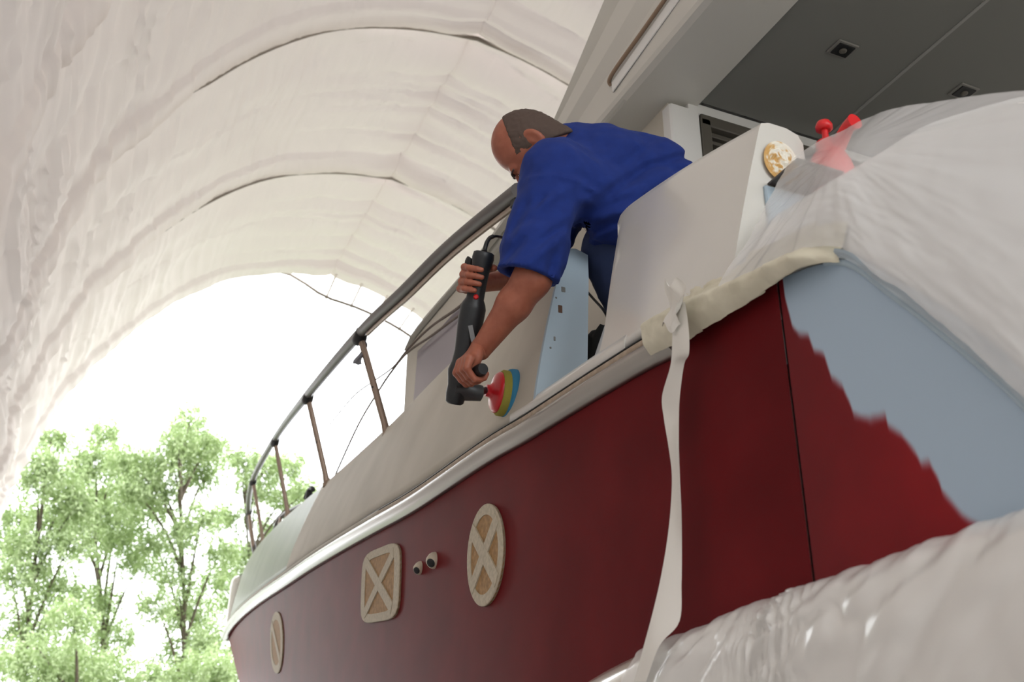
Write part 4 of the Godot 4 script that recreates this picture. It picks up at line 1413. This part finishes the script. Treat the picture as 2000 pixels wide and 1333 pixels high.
	for b in [Vector3(1.66, 2.65, -2.36), Vector3(1.8, 2.65, -2.5)]:
		var bf := Field.new(b - Vector3.ONE * 0.2, b + Vector3.ONE * 0.2, 0.01)
		bf.cap(b + Vector3(0, 0.06, 0.03), b + Vector3(0, -0.005, 0.04), 0.05, 0.045, 0.0)
		bf.cap(b + Vector3(0, 0.0, 0.02), b + Vector3(-0.03, -0.012, -0.13), 0.046, 0.038, 0.03)
		bf.cut(b + Vector3(0, -0.05, 0), Vector3.DOWN)
		put("boot", bf.into(Geo.new()), M.dark, root)


# ---------------------------------------------------------------- trees outside the open end
func spray_mesh(seed_n: int) -> ArrayMesh:
	var rng := RandomNumberGenerator.new()
	rng.seed = seed_n
	var g := Geo.new()
	var cols := PackedColorArray()
	for k in 11:
		var t := k / 10.0
		var at := Vector3(rng.randf_range(-0.05, 0.05), 0.12 - 0.3 * t, rng.randf_range(-0.05, 0.05))
		var dir := Vector3(rng.randf_range(-1, 1), rng.randf_range(-0.9, 0.25), rng.randf_range(-1, 1)).normalized()
		var side := dir.cross(Vector3(rng.randf_range(-1, 1), 1, rng.randf_range(-1, 1))).normalized()
		var up := side.cross(dir)
		var l := rng.randf_range(0.085, 0.14)
		var w := l * 0.2
		var a := g.vert(at)
		var b := g.vert(at + dir * l * 0.45 + side * w + up * 0.01)
		var c := g.vert(at + dir * l - up * 0.02)
		var d := g.vert(at + dir * l * 0.45 - side * w + up * 0.01)
		g.quad(a, b, c, d)
		var shade := Color(1, 1, 1).lerp(Color(0.72, 0.8, 0.66), rng.randf())
		for j in 4:
			cols.append(shade)
	g.col = cols
	return g.mesh()


func trees() -> void:
	var sprays := [spray_mesh(1), spray_mesh(2), spray_mesh(3)]
	# crown clusters of each tree: centre and radius
	var all := [
		["birch like tree with a pale airy crown at the far left beside the fabric wall", Vector3(0.554, 6.912, -29.9), [[Vector3(0.083, 10.504, -27.075), 0.50], [Vector3(0.969, 9.851, -28.128), 0.57], [Vector3(-0.398, 9.133, -30.233), 0.50], [Vector3(0.999, 8.949, -28.111), 0.50], [Vector3(0.099, 11.464, -28.14), 0.53], [Vector3(-0.028, 10.231, -27.273), 0.63], [Vector3(0.66, 10.246, -28.054), 0.60], [Vector3(-0.374, 9.892, -29.813), 0.65], [Vector3(0.208, 8.949, -28.469), 0.76], [Vector3(0.889, 8.138, -29.577), 0.78], [Vector3(-0.196, 8.046, -28.527), 0.63], [Vector3(0.313, 7.138, -29.887), 0.88], [Vector3(1.236, 6.622, -30.848), 0.76]]],
		["tall pale green tree with a narrow rounded top, second from the left", Vector3(2.625, 7.18, -33.71), [[Vector3(1.03, 11.68, -30.904), 0.51], [Vector3(2.351, 11.462, -31.525), 0.58], [Vector3(0.792, 11.081, -33.536), 0.61], [Vector3(3.009, 9.542, -31.774), 0.58], [Vector3(1.475, 13.101, -31.526), 0.58], [Vector3(1.286, 11.995, -30.619), 0.65], [Vector3(1.838, 12.176, -31.372), 0.51], [Vector3(1.376, 11.549, -33.02), 0.84], [Vector3(2.126, 10.695, -31.552), 0.75], [Vector3(1.394, 10.538, -32.945), 0.80], [Vector3(2.334, 9.979, -31.232), 0.72], [Vector3(2.139, 8.608, -33.16), 0.80], [Vector3(2.865, 7.876, -34.327), 0.69], [Vector3(2.071, 7.108, -33.51), 0.87]]],
		["tallest light green tree in the middle of the vault opening", Vector3(4.416, 6.699, -30.715), [[Vector3(3.088, 11.716, -27.509), 0.54], [Vector3(4.012, 11.919, -28.082), 0.47], [Vector3(2.878, 10.612, -30.4), 0.57], [Vector3(1.963, 11.417, -28.79), 0.54], [Vector3(4.778, 9.477, -29.542), 0.54], [Vector3(3.252, 7.952, -29.464), 0.47], [Vector3(3.372, 12.465, -28.077), 0.57], [Vector3(3.781, 12.114, -29.182), 0.74], [Vector3(3.057, 11.417, -28.295), 0.68], [Vector3(2.493, 11.507, -29.48), 0.61], [Vector3(2.311, 10.54, -28.495), 0.68], [Vector3(3.062, 10.826, -29.101), 0.61], [Vector3(4.098, 11.488, -29.376), 0.54], [Vector3(3.579, 9.741, -28.963), 0.54], [Vector3(3.104, 9.723, -30.166), 0.51], [Vector3(3.982, 9.952, -28.056), 0.57], [Vector3(3.788, 8.762, -29.886), 0.61], [Vector3(4.401, 8.109, -31.062), 0.81], [Vector3(4.963, 7.107, -29.758), 0.74], [Vector3(4.327, 6.769, -31.206), 0.81]]],
		["airy tree with bent open branches behind the yacht's bow pulpit", Vector3(7.002, 7.54, -33.983), [[Vector3(5.341, 12.619, -30.895), 0.69], [Vector3(6.164, 12.72, -31.568), 0.62], [Vector3(6.88, 13.166, -32.105), 0.62], [Vector3(5.918, 11.94, -31.489), 0.62], [Vector3(6.983, 12.118, -32.134), 0.69], [Vector3(7.21, 11.812, -30.485), 0.54], [Vector3(5.448, 11.408, -32.6), 0.58], [Vector3(6.979, 11.25, -33.093), 0.69], [Vector3(5.862, 10.171, -32.468), 0.65], [Vector3(5.615, 9.734, -34.039), 0.69], [Vector3(6.035, 8.856, -32.61), 0.69], [Vector3(7.411, 11.408, -31.712), 0.62]]],
		["low broad green tree filling the gap under the tall trees left of the bow", Vector3(2.726, 5.518, -26.001), [[Vector3(0.572, 5.565, -25.85), 0.84], [Vector3(1.533, 5.619, -26.487), 0.78], [Vector3(2.447, 5.717, -27.121), 0.67], [Vector3(3.031, 5.453, -25.409), 0.50], [Vector3(4.161, 5.635, -25.779), 0.78], [Vector3(1.162, 6.532, -25.062), 0.56], [Vector3(4.491, 5.619, -25.149), 0.67]]],
	]
	var rng := RandomNumberGenerator.new()
	rng.seed = 7
	var idx := 0
	for a in all:
		var foot := Vector3(a[1].x, -0.2, a[1].z)
		var t := thing("tree" if idx == 0 else "tree_%03d" % idx, a[0], "tree", foot, "trees outside the vault")
		var tops: Array = a[2]
		var high := 0.0
		for c in tops:
			high = maxf(high, c[0].y)
		var trunk := smooth_path([foot, foot + Vector3(0.15, high * 0.3, 0.1), foot + Vector3(-0.1, high * 0.6, 0), Vector3(tops[0][0].x, high * 0.93, tops[0][0].z)], 6)
		var rad := []
		for k in trunk.size():
			rad.append(lerpf(0.13, 0.02, float(k) / (trunk.size() - 1)))
		put("trunk", Geo.new().tube(trunk, rad, 10), M.bark, t)
		var xf := []
		var br := Geo.new()
		for c in tops:
			var r: float = c[1]
			var cc: Vector3 = c[0]
			# limb from the trunk into the cluster
			var k := clampi(int((cc.y - 1.2) / high * trunk.size()), 2, trunk.size() - 1)
			var p0 := trunk[k]
			br.tube(smooth_path([p0, p0.lerp(cc, 0.5) + Vector3(0, 0.25, 0), cc], 5), [0.055, 0.05, 0.045, 0.04, 0.035, 0.03, 0.026, 0.022, 0.018, 0.014, 0.01], 6)
			var n := int(240.0 * r * r * 1.25)
			for j in n:
				var d := Vector3(rng.randfn() * 1.25, rng.randfn() * 0.8, rng.randfn())
				d = d.normalized() * pow(rng.randf(), 0.5) * r
				if d.y < 0.0:
					d.y *= 1.25
				var b := Basis.from_euler(Vector3(rng.randf_range(-0.7, 0.7), rng.randf() * TAU, rng.randf_range(-0.7, 0.7))).scaled(Vector3.ONE * rng.randf_range(0.8, 1.35))
				xf.append(Transform3D(b, cc + d - foot))
		put("branches", br, M.bark, t)
		for s in 3:
			var mm := MultiMesh.new()
			mm.transform_format = MultiMesh.TRANSFORM_3D
			mm.mesh = sprays[s]
			var mine := []
			for k in xf.size():
				if k % 3 == s:
					mine.append(xf[k])
			mm.instance_count = mine.size()
			for k in mine.size():
				mm.set_instance_transform(k, mine[k])
			var mi := MultiMeshInstance3D.new()
			mi.name = "foliage"
			mi.multimesh = mm
			mi.material_override = M.leaf
			mi.set_meta("kind", "stuff")
			t.add_child(mi, true)
		idx += 1
